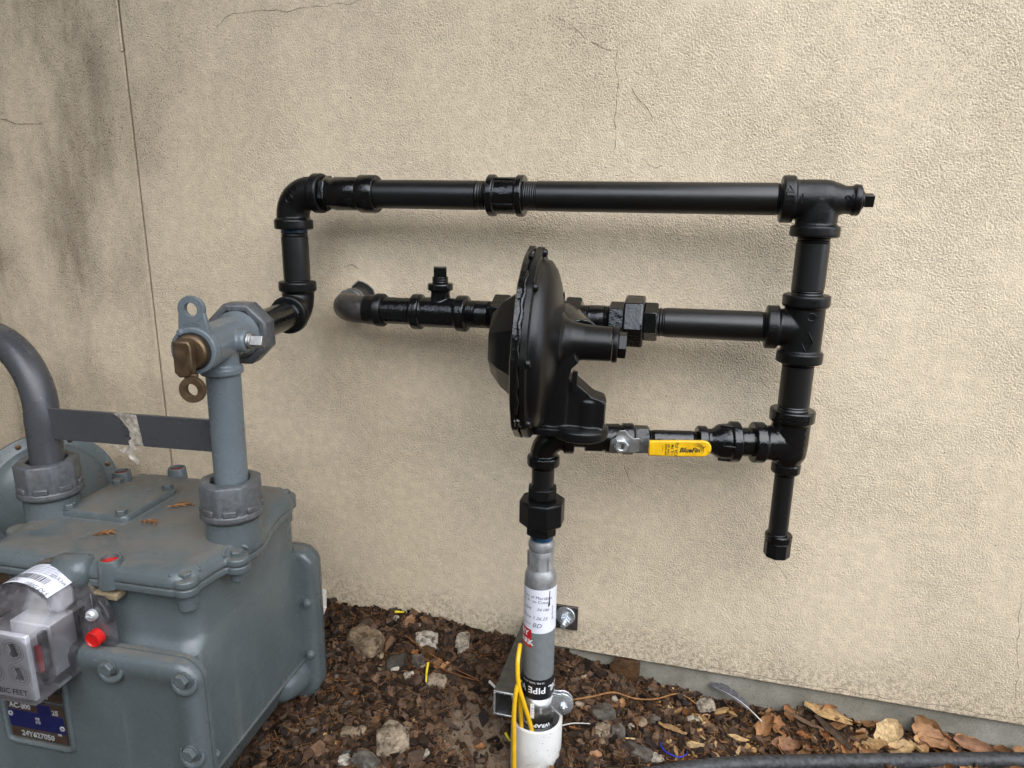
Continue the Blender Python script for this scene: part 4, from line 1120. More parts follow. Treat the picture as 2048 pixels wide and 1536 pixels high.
# lock eye: a thick ring on a tapering tab
def ringplate(c, ro, ri, th, n=28):
    mm = MB()
    loops = []
    for (r, d) in ((ri, 0), (ro, 0), (ro + 0.0008, th * 0.3), (ro + 0.0008, th * 0.7), (ro, th), (ri, th), (ri - 0.0008, th * 0.5), (ri, 0)):
        loops.append([c + (VR * cos(2 * pi * k / n) + UP * sin(2 * pi * k / n)) * r + VD * d for k in range(n)])
    mm.loft(loops, False, False)
    return mm
ec = VP(0.362) + UP * 0.056
m = ringplate(ec, 0.0180, 0.0095, 0.009)
eye = m.build('lock_eye', 'valvegrey', mv, ang=50)
m = MB(); m.extrude([(-0.0178, -0.003), (-0.0215, -0.036), (0.0240, -0.036), (0.0178, -0.003), (0.0125, -0.0115), (0, -0.0135), (-0.0125, -0.0115)], ec + VD * 0.0005, VR, UP, VD * 0.008); m.build('eye_tab', 'valvegrey', eye, bevel=0.0015)
m = MB(); m.lathe([(0, 0.005), (0.008, 0.0046), (0.010, 0.003)], ec + VR * -0.0155 - UP * 0.031 + VD * 0.006, VD, 16); m.build('stop_pin', 'valvegrey', eye)
text_mesh('MASON', 0.0072, lambda x, y, z: ec - UP * 0.0205 + VR * x + UP * y + VD * (0.0087 + z), 'casting_mark', 'valvegrey', eye, extrude=0.0004)
# bronze core
k1 = VP(0.376)
m = MB(); m.lathe([(0, 0.0235), (0.006, 0.0235), (0.009, 0.0205)], k1, VD, 36)
core = m.build('core', 'bronze', mv, bevel=0.0008)
m = MB(); hexp = [(-0.0145, 0.018), (0.0080, 0.018), (0.0105, 0.011), (0.0105, -0.018), (0.0055, -0.030), (-0.009, -0.032), (-0.0150, -0.025)]
m.extrude(hexp, k1 + VD * 0.008, VR, UP, VD * 0.015); m.build('key_block', 'bronze', core, bevel=0.0022)
rc_ = k1 - UP * 0.0490 + VR * 0.005 + VD * 0.012
ringplate(rc_, 0.0172, 0.0092, 0.0095).build('key_ring', 'bronze', core, ang=50)
m = MB(); m.extrude([(-0.0105, 0.022), (0.0085, 0.022), (0.0075, 0.0110), (-0.0075, 0.0110)], rc_ + VD * 0.0005, VR, UP, VD * 0.0075); m.build('key_neck', 'bronze', core, bevel=0.0012)
# side test plug
sp_ = VP(0.296) + VR * 0.0405
m = MB(); m.lathe(threads(0, 0.007, 0.0128), sp_, VR, 24); pl = m.build('test_plug', 'galv', mv)
m = MB(); R3 = M((VR, VR.cross(UP), UP)).transposed()
m.box(sp_ + VR * 0.0140, (0.020, 0.0150, 0.0150), R3 @ M.Rotation(0.4, 3, 'X')); m.build('plug_head', 'galv', pl, bevel=0.0012)

# ================================================================== GAS METER
MXF = M.Translation((-0.825, -0.375, 0)) @ M.Rotation(radians(2.5), 4, 'Z')
gm = thing('gas_meter', 'large blue-grey diaphragm gas meter with a clear plastic index at lower left', 'gas meter', (-0.825, -0.375, 0.0))
def rloop(x0, x1, y0, y1, z, r, n=6, inset=0.0, plane='XY'):
    """rounded rectangle; r = (x1y0, x1y1, x0y1, x0y0) corner radii"""
    if not isinstance(r, (tuple, list)): r = (r,) * 4
    x0 += inset; x1 -= inset; y0 += inset; y1 -= inset
    out = []
    for (cx, cy, sx, sy, rr, a) in ((x1, y0, -1, 1, r[0], -pi / 2), (x1, y1, -1, -1, r[1], 0), (x0, y1, 1, -1, r[2], pi / 2), (x0, y0, 1, 1, r[3], pi)):
        rr = max(0.002, rr - inset)
        for i in range(n + 1):
            t = a + pi / 2 * i / n
            out.append((cx + sx * rr + rr * cos(t), cy + sy * rr + rr * sin(t)))
    if plane == 'XY': return [V((p[0], p[1], z)) for p in out]
    return [V((p[0], z, p[1])) for p in out]
# casing
m = MB(MXF)
CR_ = (0.030, 0.030, 0.030, 0.030)
m.loft([rloop(-0.168, 0.168, -0.146, 0.150, 0.424, CR_), rloop(-0.168, 0.168, -0.146, 0.150, 0.345, CR_), rloop(-0.171, 0.171, -0.152, 0.155, 0.332, CR_),
        rloop(-0.173, 0.173, -0.165, 0.160, 0.322, 0.022), rloop(-0.174, 0.174, -0.168, 0.162, 0.200, 0.02), rloop(-0.174, 0.174, -0.168, 0.162, 0.1155, 0.02),
        rloop(-0.174, 0.174, -0.168, 0.162, 0.1105, 0.02), rloop(-0.168, 0.168, -0.166, 0.16, 0.102, 0.02), rloop(-0.156, 0.156, -0.166, 0.16, 0.070, 0.02), rloop(-0.140, 0.140, -0.164, 0.158, 0.040, 0.02), rloop(-0.09, 0.09, -0.16, 0.15, 0.018, 0.02)])
m.build('casing', 'meter', gm, ang=35)
for sx in (-1, 1):
    m = MB(MXF); m.box((sx * 0.1745, -0.003, 0.1130), (0.005, 0.325, 0.0055)); m.build('side_rib', 'meter', gm, bevel=0.0015)
# top cover in two halves with a dark parting line; the rim swells out round the hubs
def lid(z, ins):
    base = rloop(-0.178, 0.178, -0.166, 0.166, z, (0.034, 0.060, 0.060, 0.034), 8, ins)
    out = []
    n_ = len(base)
    for i in range(n_):
        p, q = base[i], base[(i + 1) % n_]
        k = 10 if (q - p).length > 0.1 else 1
        for j in range(k):
            c = p.lerp(q, j / k)
            if abs(c.x) > 0.14:
                c = c + V((0.026 * exp(-((c.y + 0.030) / 0.062) ** 2) * (1 if c.x > 0 else -1), 0, 0))
            out.append(c)
    return out
EARS = ((0.162, -0.148), (0.196, -0.075), (0.150, 0.146), (-0.162, -0.148), (-0.196, -0.075), (-0.150, 0.146))
m = MB(MXF); m.loft([lid(0.4185, 0.005), lid(0.4205, 0.0), lid(0.4305, 0.0), lid(0.4316, 0.0015)])
for (bx, by) in EARS: m.lathe([(0.4190, 0.0165), (0.4205, 0.0180), (0.4305, 0.0180), (0.4316, 0.0170)], (bx, by, 0), (0, 0, 1), 28)
m.build('cover_flange', 'meter', gm, fuse=0.0017, smooth=2)
m = MB(MXF); m.loft([lid(0.4305, 0.006), lid(0.4330, 0.006)]); m.build('cover_gasket', 'gasket', gm)
m = MB(MXF)
m.loft([lid(0.4326, 0.0015), lid(0.4340, 0.0), lid(0.4400, 0.0005), lid(0.4470, 0.0040), lid(0.4525, 0.0105), lid(0.4560, 0.0190), lid(0.4578, 0.0290), lid(0.4583, 0.045)])
for (bx, by) in EARS: m.lathe([(0.4326, 0.0170), (0.4340, 0.0182), (0.4420, 0.0178), (0.4440, 0.0160)], (bx, by, 0), (0, 0, 1), 28)
lidobj = m.build('top_cover', 'meter', gm, fuse=0.0017, smooth=4)
# scalloped bolt pockets: a raised crescent behind each bolt
def crescent(c, R, a0, a1, r, par, n=14):
    c = V(c)
    mm = MB(MXF); mm.tube([c + V((R * cos(a0 + (a1 - a0) * i / n), R * sin(a0 + (a1 - a0) * i / n), 0.004 * sin(pi * i / n))) for i in range(n + 1)], [max(0.0012, r * sin(pi * (i + 0.6) / (n + 1.2)) ** 0.5) for i in range(n + 1)], 10)
    return mm.build('bolt_pocket_rim', 'meter', par)
hb = MB(); hb.lathe([(0, 0.0105), (0.0015, 0.0105)], (0, 0, 0), (0, 0, 1), 24); hb.prism(6, 0.0092, 0.0072, (0, 0, 0.001), (0, 0, 1), 0.3, 0.001)
hb_me = hb.mesh('hex_bolt', 'meter')
for (bx, by, a) in ((0.162, -0.148, 2.3), (0.196, -0.075, 2.6), (0.150, 0.146, -2.4), (-0.162, -0.148, 0.8), (-0.150, 0.146, -0.8)):
    place('hex_bolt', hb_me, MXF @ M.Translation((bx, by, 0.444)) @ M.Rotation(a, 4, 'Z'), gm)
    crescent((bx, by, 0.448), 0.0190, a - 1.5, a + 1.5, 0.0055, lidobj)
for (bx, by, r, z0) in ((0.160, -0.146, 0.0135, 0.392), (0.192, -0.074, 0.0095, 0.400), (0.150, 0.142, 0.0120, 0.392)):
    m = MB(MXF); m.lathe([(z0, r - 0.003), (z0 + 0.003, r), (0.420, r)], (bx, by, 0), (0, 0, 1), 24); m.build('bolt_boss', 'meter', gm)
# hubs under the nuts
for (wx, wy) in ((RPX - 0.005, RPY), (LPX - 0.005, LPY)):
    m = MB(); m.lathe([(0.440, 0.0425), (0.459, 0.0425), (0.464, 0.0412), (0.485, 0.0410), (0.4855, 0.038), (0.492, 0.038)], (wx, wy, 0), (0, 0, 1), 44)
    m.build('hub', 'meter', gm)
# red sealing plugs in their bosses
for (bx, by, zt) in ((0.046, -0.154, 0.4625), (-0.155, 0.105, 0.476), (-0.080, 0.158, 0.470)):
    m = MB(MXF); m.lathe([(0.4205, 0.0185), (0.440, 0.0178), (zt - 0.002, 0.0160), (zt, 0.0150), (zt, 0.0118), (zt - 0.005, 0.0112)], (bx, by, 0), (0, 0, 1), 32, cap=False); bs = m.build('plug_boss', 'meter', gm)
    m = MB(MXF); m.lathe([(zt - 0.009, 0.0114), (zt - 0.0045, 0.0113), (zt - 0.0035, 0.009), (zt - 0.0035, 0)], (bx, by, 0), (0, 0, 1), 28); m.build('seal_plug', 'redplug' if by < 0 else 'shaded_red', bs)
# valve-chamber cover plate on top
m = MB(MXF)
def pl_(z, ins): return rloop(-0.142, -0.014, -0.052, 0.078, z, 0.014, 5, ins)
m.loft([pl_(0.4575, -0.004), pl_(0.4600, -0.002), pl_(0.4605, 0.0015), pl_(0.4680, 0.002), pl_(0.4705, 0.0045), pl_(0.4712, 0.008)])
cp = m.build('cover_plate', 'meter', gm, ang=45)
for (bx, by) in ((-0.128, -0.040), (-0.030, -0.040), (-0.028, 0.066), (-0.128, 0.064)):
    place('hex_bolt', hb_me, MXF @ M.Translation((bx, by, 0.4705)) @ M.Rotation(bx * 9, 4, 'Z'), gm)
# cast swell on the front shoulder
m = MB(MXF); m.lathe([(0, 0.001), (0.004, 0.016), (0.014, 0.022), (0.05, 0.024), (0.06, 0.020), (0.064, 0.001)], (-0.045, -0.160, 0.440), (1, 0.0, 0), 28); m.build('shoulder_swell', 'meter', gm, ang=60)
# front and back flanges and covers
def fl(y, ins, hw=0.200, z0=0.012, z1=0.338): return rloop(-hw, hw, z0, z1, y, (0.055, 0.034, 0.034, 0.055), 8, ins, 'XZ')
m = MB(MXF); m.loft([fl(-0.170, 0.004), fl(-0.172, 0.0), fl(-0.179, 0.0), fl(-0.180, 0.0025)]); m.build('front_flange', 'meter', gm, ang=50)
m = MB(MXF); m.loft([fl(-0.1805, 0.0025), fl(-0.1815, 0.0), fl(-0.1900, 0.0005), fl(-0.1960, 0.0045), fl(-0.1995, 0.0115), fl(-0.2000, 0.0200), fl(-0.1985, 0.0300), fl(-0.1950, 0.0390), fl(-0.1945, 0.060)])
fc = m.build('front_cover', 'meter', gm, ang=60)
m = MB(MXF); m.loft([fl(0.132, 0.014), fl(0.134, 0.006), fl(0.139, 0.0015), fl(0.145, 0.0), fl(0.160, 0.0), fl(0.161, 0.003), fl(0.162, 0.003), fl(0.163, 0), fl(0.172, 0.002), fl(0.180, 0.012), fl(0.190, 0.035), fl(0.205, 0.07)]); bc = m.build('back_cover', 'meter', gm, ang=60)
for (zz) in (0.235, 0.125):
    m = MB(MXF); m.lathe([(0, 0.009), (0.006, 0.008), (0.010, 0.005), (0.011, 0)], (0.1865, 0.134, zz), (0.35, -1, -0.1), 18); m.build('flange_boss', 'meter', gm)
m = MB(MXF); m.lathe([(0, 0.008), (0.006, 0.007), (0.009, 0.004), (0.010, 0)], (0.190, -0.166, 0.165), (0.9, 0.5, 0), 16); m.build('flange_boss', 'meter', gm)
# swollen webs low on the back flange
m = MB(MXF); m.lathe([(0, 0.034), (0.03, 0.040), (0.07, 0.030), (0.095, 0.002)], (0.150, 0.148, 0.075), (-0.1, -1, 0.10), 28); m.build('casing_web', 'meter', gm, ang=60)
# bolts of the front cover in dished pockets
for (bx, bz) in ((0.064, 0.3195), (0.1825, 0.3195), (0.181, 0.198), (0.178, 0.070), (-0.060, 0.045), (0.060, 0.045), (-0.180, 0.200), (-0.178, 0.07)):
    q = MXF @ V((bx, -0.2005, bz))
    place('hex_bolt', hb_me, look(q, MXF.to_3x3() @ V((0, -1, 0)), bx * 7) @ M.Scale(1.12, 4), gm)
    m = MB(MXF); R = 0.0170
    m.tube([V((bx + R * cos(t) * 1.05, -0.1985 - 0.002 * max(0, -sin(t)), bz - 0.004 + R * sin(t))) for t in [pi * 0.9 + pi * 1.2 * i / 16 for i in range(17)]], [0.0012 + 0.0048 * sin(pi * i / 16) for i in range(17)], 10)
    m.build('bolt_pocket_rim', 'meter', fc)
# name plates in a raised frame, lower left
def FP(x, z, y=-0.1952): return MXF @ V((x, y, z))
FXd = (MXF.to_3x3() @ V((1, 0, 0))); FOut = MXF.to_3x3() @ V((0, -1, 0))
px0, px1, pz0, pz1 = -0.142, -0.024, 0.153, 0.300
m = MB(); m.tube([FP(*p) for p in [(px0, pz1), (px0, pz0 + .012), (px0 + .003, pz0 + 0.003), (px0 + 0.012, pz0), (px1 - 0.012, pz0), (px1 - .003, pz0 + .003), (px1, pz0 + 0.012), (px1, pz1)]], 0.0042, 10)
m.build('plate_frame', 'meter', fc)
def plate(x0, x1, z0, z1, mat, name, par, y=-0.1962):
    mm = MB(MXF); mm.box(((x0 + x1) / 2, y, (z0 + z1) / 2), (x1 - x0, 0.0022, z1 - z0)); return mm.build(name, mat, par, bevel=0.0004)
np_ = plate(px0 + 0.009, px1 - 0.009, 0.163, 0.231, 'plate_brown', 'name_plate', gm)
plate(px0 + 0.0095, px1 - 0.0095, 0.182, 0.212, 'plate_blue', 'blue_band', np_, -0.1968)
plate(-0.078, -0.055, 0.208, 0.229, 'plate_blue', 'blue_band', np_, -0.1967)
np2 = plate(px0 + 0.009, px1 - 0.009, 0.236, 0.296, 'plate_brown', 'upper_plate', gm)
plate(px0 + 0.010, px1 - 0.010, 0.252, 0.294, 'gasket', 'dark_panel', np2, -0.1968)
def ft(x, z): return lambda a, b, c: MXF @ V((x + a, -0.1984 - c, z + b))
def plt_text(s, x, z, sz, par, bold=0.00035): text_mesh(s, sz, ft(x, z), 'stamped_text', 'silver', par, extrude=0.0002, bold=bold)
plt_text('AC-800', -0.108, 0.2205, 0.0120, np_)
plt_text('25', -0.046, 0.2185, 0.0115, np_)
plt_text('PSI\n175', -0.080, 0.199, 0.0062, np_, 0.0002)
plt_text('24Y627050', -0.084, 0.1720, 0.0128, np_)
plt_text('PSI', -0.044, 0.180, 0.0055, np_, 0.0002)
plt_text('24', -0.060, 0.2440, 0.0110, np2)
for (x, z) in ((-0.128, 0.2045), (-0.038, 0.1925), (-0.040, 0.272)):
    m = MB(MXF); m.lathe([(0, 0.0045), (0.0018, 0.0045), (0.0018, 0.002), (0.0008, 0.0018)], (x, -0.1965, z), (0, -1, 0), 16); m.build('rivet', 'silver', np_)

# ---- index under its clear cover
IX = -0.037
def archloop(y, hw, r, z0=0.300, zc=0.393, rv=None, a0=8, n=16):
    rv = rv or r
    P = [(hw, z0), (hw, zc - 0.004)]
    P += [(r * cos(t), zc + rv * sin(t)) for t in [radians(a0) + (pi - 2 * radians(a0)) * i / n for i in range(n + 1)]]
    P += [(-hw, zc - 0.004), (-hw, z0)]
    return [V((IX + x, y, z)) for x, z in P]
m = MB(MXF); m.loft([archloop(-0.150, 0.056, 0.068, 0.318, 0.386), archloop(-0.168, 0.056, 0.068, 0.318, 0.386)])
idx = m.build('index_base', 'dusty', gm, bevel=0.004)
m = MB(MXF); m.box((IX + 0.078, -0.158, 0.408), (0.040, 0.020, 0.012)); m.build('dusty_ledge', 'dustylit', idx, bevel=0.003)
m = MB(MXF)
m.loft([archloop(-0.168, 0.0495, 0.0600), archloop(-0.180, 0.0490, 0.0590), archloop(-0.226, 0.0475, 0.0570), archloop(-0.229, 0.0475, 0.0545), archloop(-0.262, 0.0468, 0.0475, rv=0.016), archloop(-0.270, 0.0455, 0.0455, rv=0.012)], False, True)
cov = m.build('clear_cover', 'clear', idx, ang=40)
# ear of the cover with screw and red seal
m = MB(MXF); earp = [(0.047, 0.322), (0.082, 0.322), (0.097, 0.340), (0.097, 0.388), (0.084, 0.412), (0.058, 0.414), (0.047, 0.405)]
m.extrude([(IX + x, z) for x, z in earp], (0, -0.172, 0), (1, 0, 0), (0, 0, 1), (0, -0.012, 0)); m.build('cover_ear', 'clear', idx, bevel=0.001)
m = MB(MXF); m.lathe([(0, 0.0085), (0.005, 0.0085), (0.008, 0.006)], (IX + 0.072, -0.1845, 0.389), (0, -1, 0), 20); m.box((IX + 0.072, -0.193, 0.389), (0.010, 0.002, 0.002)); m.build('cover_screw', 'silver', idx)
m = MB(MXF); m.lathe([(0, 0.0120), (0.0110, 0.0120), (0.0120, 0.0105), (0.0105, 0.0090), (0.0100, 0.0)], (IX + 0.075, -0.1845, 0.355), (0, -1, 0), 26); m.build('red_seal', 'redplug', idx)
# works inside
m = MB(MXF); m.box((IX, -0.200, 0.347), (0.066, 0.042, 0.080)); m.build('index_block', 'index_grey', idx, bevel=0.002)
m = MB(MXF); m.box((IX + 0.0390, -0.238, 0.352), (0.008, 0.010, 0.078)); m.build('gear_post', 'index_dark', idx, bevel=0.001)
m = MB(MXF); m.box((IX + 0.0390, -0.248, 0.356), (0.007, 0.006, 0.040)); m.build('red_tag', 'redplug', idx, bevel=0.001)
m = MB(MXF); m.lathe([(0, 0.004), (0.006, 0.004)], (IX + 0.041, -0.246, 0.318), (1, 0, 0), 12); m.build('brass_screw', 'bronze', idx)
m = MB(MXF); m.box((IX, -0.2620, 0.352), (0.0855, 0.007, 0.098)); dial = m.build('dial_plate', 'index_white', idx, bevel=0.001)
m = MB(MXF); m.box((IX, -0.188, 0.414), (0.074, 0.030, 0.040)); m.build('register_box', 'index_grey', idx, bevel=0.008)
m = MB(MXF); m.box((IX - 0.008, -0.2100, 0.420), (0.066, 0.003, 0.036)); m.build('display_window', 'index_dark', idx, bevel=0.001)
DY = -0.2661
def dt(x, z): return lambda a, b, c: MXF @ V((IX + x + a, DY - c, z + b))
text_mesh('CUBIC FEET', 0.0118, dt(0.0, 0.3125), 'printed_text', 'ink', dial, bold=0.0002)
for (cx, cz) in ((0.020, 0.378), (0.023, 0.342), (-0.016, 0.376), (-0.018, 0.341)):
    n = 28
    m = MB()
    for R0, R1 in ((0.0125, 0.0132), (0.0165, 0.0169)):
        vs_, fs = [], []
        for i in range(n):
            t = 2 * pi * i / n
            vs_ += [dt(cx, cz)(R0 * cos(t), R0 * sin(t), 0.0001), dt(cx, cz)(R1 * cos(t), R1 * sin(t), 0.0001)]
            fs.append((2 * i, 2 * i + 1, (2 * i + 3) % (2 * n), (2 * i + 2) % (2 * n)))
        m.add(vs_, fs)
    m.build('dial_ring', 'ink', dial, ang=0)
    m = MB(); hnd = [(-0.0045, 0.010), (0.003, 0.0115), (0.006, 0.003), (0.008, -0.006), (0.0, -0.0095), (-0.006, -0.006), (-0.0015, 0.001)]
    m.add([dt(cx, cz)(x, y, 0.0008) for x, y in hnd], [tuple(range(7))]); m.build('dial_hand', 'ink', dial, ang=0)
    for k in range(10):
        t = 2 * pi * k / 10 + 0.3
        text_mesh(str(k), 0.0042, dt(cx + 0.0095 * cos(t), cz + 0.0095 * sin(t)), 'dial_digit', 'ink', dial)
# bar-code label over the arch
def al(a, b, c=0.0, lift=0.0016):
    t = pi / 2 - a / 0.060
    r_ = 0.0585 + lift + c
    return MXF @ V((IX + r_ * cos(t), -0.199 + b, 0.393 + r_ * sin(t)))
m = MB(); n = 20; vs_, fs = [], []
for i in range(n + 1):
    a = -0.070 + 0.118 * i / n
    vs_ += [al(a, -0.026), al(a, 0.024)]
    if i: fs.append((2 * i - 2, 2 * i, 2 * i + 1, 2 * i - 1))
m.add(vs_, fs); blab = m.build('barcode_label', 'paper', idx, ang=60)
rnd = random.Random(3); m = MB(); x = -0.066
while x < 0.030:
    w = rnd.choice((0.0006, 0.0009, 0.0016, 0.0022)); g = rnd.choice((0.0010, 0.0014, 0.0020))
    m.add([al(x, -0.0140, 0.0003), al(x + w, -0.0140, 0.0003), al(x + w, -0.002, 0.0003), al(x, -0.002, 0.0003)], [(0, 1, 2, 3)]); x += w + g
m.build('bar_code', 'ink', blab, ang=0)
text_mesh('0003801', 0.0095, lambda a, b, c: al(a - 0.022, b - 0.0195, 0.0003), 'printed_text', 'ink', blab)
text_mesh('100G DLS', 0.0085, lambda a, b, c: al(a + 0.026, b - 0.0235, 0.0003), 'printed_text', 'ink', blab, shear=0.2)
for k in range(5):
    text_mesh('Supply 3.6V lithium battery equipment only rated class I', 0.0042, lambda a, b, c: al(a - 0.018, b + 0.021 - k * 0.0044, 0.0003), 'printed_text', 'blueink', blab)
text_mesh('c(UL)us', 0.0080, lambda a, b, c: al(a + 0.034, b + 0.006, 0.0003), 'printed_text', 'ink', blab)

# ================================================================== SECOND GREY REGULATOR BEHIND
g2 = thing('round_service_regulator', 'round grey regulator case behind the bent pipe at the left edge', 'regulator', (-1.26, -0.2, 0.25))
G2 = M.Translation((-1.250, -0.200, 0.366)) @ M.Rotation(radians(56), 4, 'Z') @ M.Rotation(radians(-6), 4, 'X')
m = MB(G2); m.lathe([(-0.020, 0.100), (-0.010, 0.122), (-0.008, 0.128), (-0.001, 0.128), (0.000, 0.126), (0.001, 0.128), (0.007, 0.128), (0.008, 0.126), (0.0085, 0.108), (0.011, 0.105), (0.022, 0.098), (0.036, 0.075), (0.044, 0.045), (0.046, 0.0)], (0, 0, 0), (0, -1, 0), 72)
m.build('diaphragm_case', 'meter', g2, ang=40)
m = MB(G2); m.lathe([(0.040, 0.040), (0.075, 0.034), (0.080, 0.030)], (-0.01, 0, -0.02), (0, -1, 0), 32); m.build('spring_cap', 'meter', g2)
sc = MB(); sc.lathe([(0, 0.0055), (0.0015, 0.0055), (0.0025, 0.003), (0.0025, 0)], (0, 0, 0), (0, 0, 1), 14); sc_me = sc.mesh('case_screw', 'bronze')
for k in range(8):
    t = 2 * pi * k / 8 + 0.35
    place('case_screw', sc_me, G2 @ look((0.117 * cos(t), -0.0078, 0.117 * sin(t)), (0, -1, 0)), g2)
m = MB(G2); m.lathe([(0, 0.026), (0.22, 0.026)], (0, 0.03, -0.08), (0, 0.0, -1), 30); m.lathe([(0, 0.03), (0.26, 0.03)], (0.13, 0.03, -0.11), (-1, 0, 0), 30); m.build('pipe_body', 'bargrey', g2)

# ================================================================== GROUND LITTER
def rnd_dir(r): a = r.uniform(0, 2 * pi); return cos(a), sin(a)
def chip_geo(r, L, W, T):
    """one irregular flake: an uneven five- or six-sided slab"""
    n = r.choice((5, 6)); pts = []
    for i in range(n):
        t = 2 * pi * i / n + r.uniform(-0.3, 0.3)
        k = r.uniform(0.7, 1.15)
        pts.append((cos(t) * L / 2 * k, sin(t) * W / 2 * k))
    top = [V((x, y, T / 2 + r.uniform(-0.25, 0.35) * T)) for x, y in pts]
    bot = [V((x * 0.9, y * 0.9, -T / 2 + r.uniform(-0.2, 0.2) * T)) for x, y in pts]
    vs_ = top + bot
    fs = [tuple(range(n)), tuple(range(2 * n - 1, n - 1, -1))] + [(i, n + i, n + (i + 1) % n, (i + 1) % n) for i in range(n)]
    return vs_, fs
def needle_geo(r, L, w):
    b = r.uniform(-0.25, 0.25) * L; k = 4
    vs_, fs = [], []
    for i in range(k + 1):
        t = i / k; x = (t - 0.5) * L; y = b * (4 * t * (1 - t)); ww = w * (1 - 0.6 * t)
        for a in (0.5, 2.6, 4.7): vs_.append(V((x, y + cos(a) * ww, sin(a) * ww)))
        if i:
            for q in range(3): fs.append(((i - 1) * 3 + q, (i - 1) * 3 + (q + 1) % 3, i * 3 + (q + 1) % 3, i * 3 + q))
    return vs_, fs
ICO = None
def stone_geo(r, sx, sy, sz, sub=1, amp=0.28):
    bm = bmesh.new(); bmesh.ops.create_icosphere(bm, subdivisions=sub, radius=1.0)
    off = V((r.uniform(-9, 9), r.uniform(-9, 9), r.uniform(-9, 9)))
    vs_ = []
    for v in bm.verts:
        c = v.co.normalized()
        k = 1 + NZ.noise(c * 1.3 + off) * amp * 1.3 + NZ.noise(c * 3.1 + off) * amp * 0.6 + (NZ.noise(c * 7.5 + off) * amp * 0.35 if sub > 2 else 0)
        c = c * k
        c = V((max(-0.86, min(0.86, c.x)), max(-0.88, min(0.88, c.y)), max(-0.8, min(0.8, c.z))))
        vs_.append(V((c.x * sx, c.y * sy, c.z * sz)))
    fs = [tuple(v.index for v in f.verts) for f in bm.faces]
    bm.free(); return vs_, fs
def leaf_geo(r, L, W, curl):
    """a dry leaf: pointed outline with uneven lobes, curled about its midrib"""
    nu, nv = 9, 6; vs_, fs = [], []
    lob = [r.uniform(0.75, 1.15) for _ in range(nu + 1)]
    tw = r.uniform(-0.6, 0.6)
    for i in range(nu + 1):
        u = i / nu
        half = W / 2 * (sin(pi * min(1, u * 0.94 + 0.03)) ** 0.7) * lob[i]
        for j in range(nv + 1):
            s = (j / nv) * 2 - 1
            x = (u - 0.5) * L; y = s * half
            z = curl * W * 0.55 * (s * s) * (0.6 + 0.5 * u) + curl * L * 0.35 * (u - 0.4) ** 2 + tw * s * half * (u - 0.5) + r.uniform(-1, 1) * W * 0.02
            vs_.append(V((x, y * (1 - 0.18 * curl), z)))
            if i and j:
                a = i * (nv + 1) + j
                fs.append((a - nv - 2, a - nv - 1, a, a - 1))
    return vs_, fs
def xform(vs_, loc, yaw, pitch, roll):
    R = M.Rotation(yaw, 3, 'Z') @ M.Rotation(pitch, 3, 'Y') @ M.Rotation(roll, 3, 'X')
    return [R @ v + V(loc) for v in vs_]
def free(x, y):
    """ground that is open: not under the sleeve, the meter or the wall"""
    if y > 0.006: return False
    if (x + 0.21) ** 2 + (y + 0.187) ** 2 < 0.052 ** 2: return False
    if -1.03 < x < -0.70 and -0.58 < y < -0.19: return False
    return True
r = random.Random(21)
def scatter(n, box, fn, mb):
    k = 0
    while k < n:
        x, y = r.uniform(box[0], box[1]), r.uniform(box[2], box[3])
        if not free(x, y): continue
        tan = (x + 0.315) ** 2 + (y + 0.215) ** 2
        if tan < 0.060 ** 2 and r.random() < 0.65: continue
        k += 1
        fn(x, y, mb)
def put_chip(lo, hi, flat_=0.25):
    def f(x, y, mb):
        L = lo + (hi - lo) * r.random() ** 2; W = L * r.uniform(0.14, 0.8); T = L * r.uniform(0.12, 0.3)
        v, fc_ = chip_geo(r, L, W, T)
        mb.add(xform(v, (x, y, gh(x, y) + T * 0.35), r.uniform(0, 6.3), r.gauss(0, flat_), r.gauss(0, flat_)), fc_)
    return f
def put_needle(lo, hi, w):
    def f(x, y, mb):
        L = r.uniform(lo, hi); v, fc_ = needle_geo(r, L, w)
        mb.add(xform(v, (x, y, gh(x, y) + 0.004), r.uniform(0, 6.3), r.gauss(0, 0.16), 0), fc_)
    return f
def put_grit(lo, hi):
    def f(x, y, mb):
        s = lo + (hi - lo) * r.random() ** 2; v, fc_ = stone_geo(r, s, s * r.uniform(0.6, 1), s * r.uniform(0.5, 0.8), 1)
        mb.add(xform(v, (x, y, gh(x, y) + s * 0.2), r.uniform(0, 6.3), 0, 0), fc_)
    return f
NEAR = (-0.80, 0.80, -0.44, 0.006)
mb = MB(); scatter(13000, NEAR, put_chip(0.006, 0.036, 0.45), mb)
scatter(9000, NEAR, put_chip(0.002, 0.008, 0.6), mb)
tag(mb.build('bark_litter', 'bark', ang=0), 'fine dark bark litter covering the bed', 'mulch', kind='stuff')
mb = MB(); scatter(4600, NEAR, put_needle(0.010, 0.042, 0.0007), mb); scatter(900, (0.02, 0.8, -0.25, 0.006), put_needle(0.010, 0.035, 0.0009), mb)
tag(mb.build('needle_litter', 'needle', ang=0), 'fine red-brown needle litter strewn over the bed', 'needles', kind='stuff')
mb = MB(); scatter(1300, (0.0, 0.85, -0.25, 0.006), put_chip(0.005, 0.022, 0.5), mb); scatter(160, NEAR, put_chip(0.004, 0.014, 0.5), mb)
tag(mb.build('wood_crumbs', 'wood', ang=0), 'pale crumbs of split wood on the right of the bed', 'wood crumbs', kind='stuff')
mb = MB(); scatter(500, NEAR, put_grit(0.0015, 0.005), mb)
tag(mb.build('grit', 'stone_grey', ang=0), 'small grey grit in the soil', 'grit', kind='stuff')

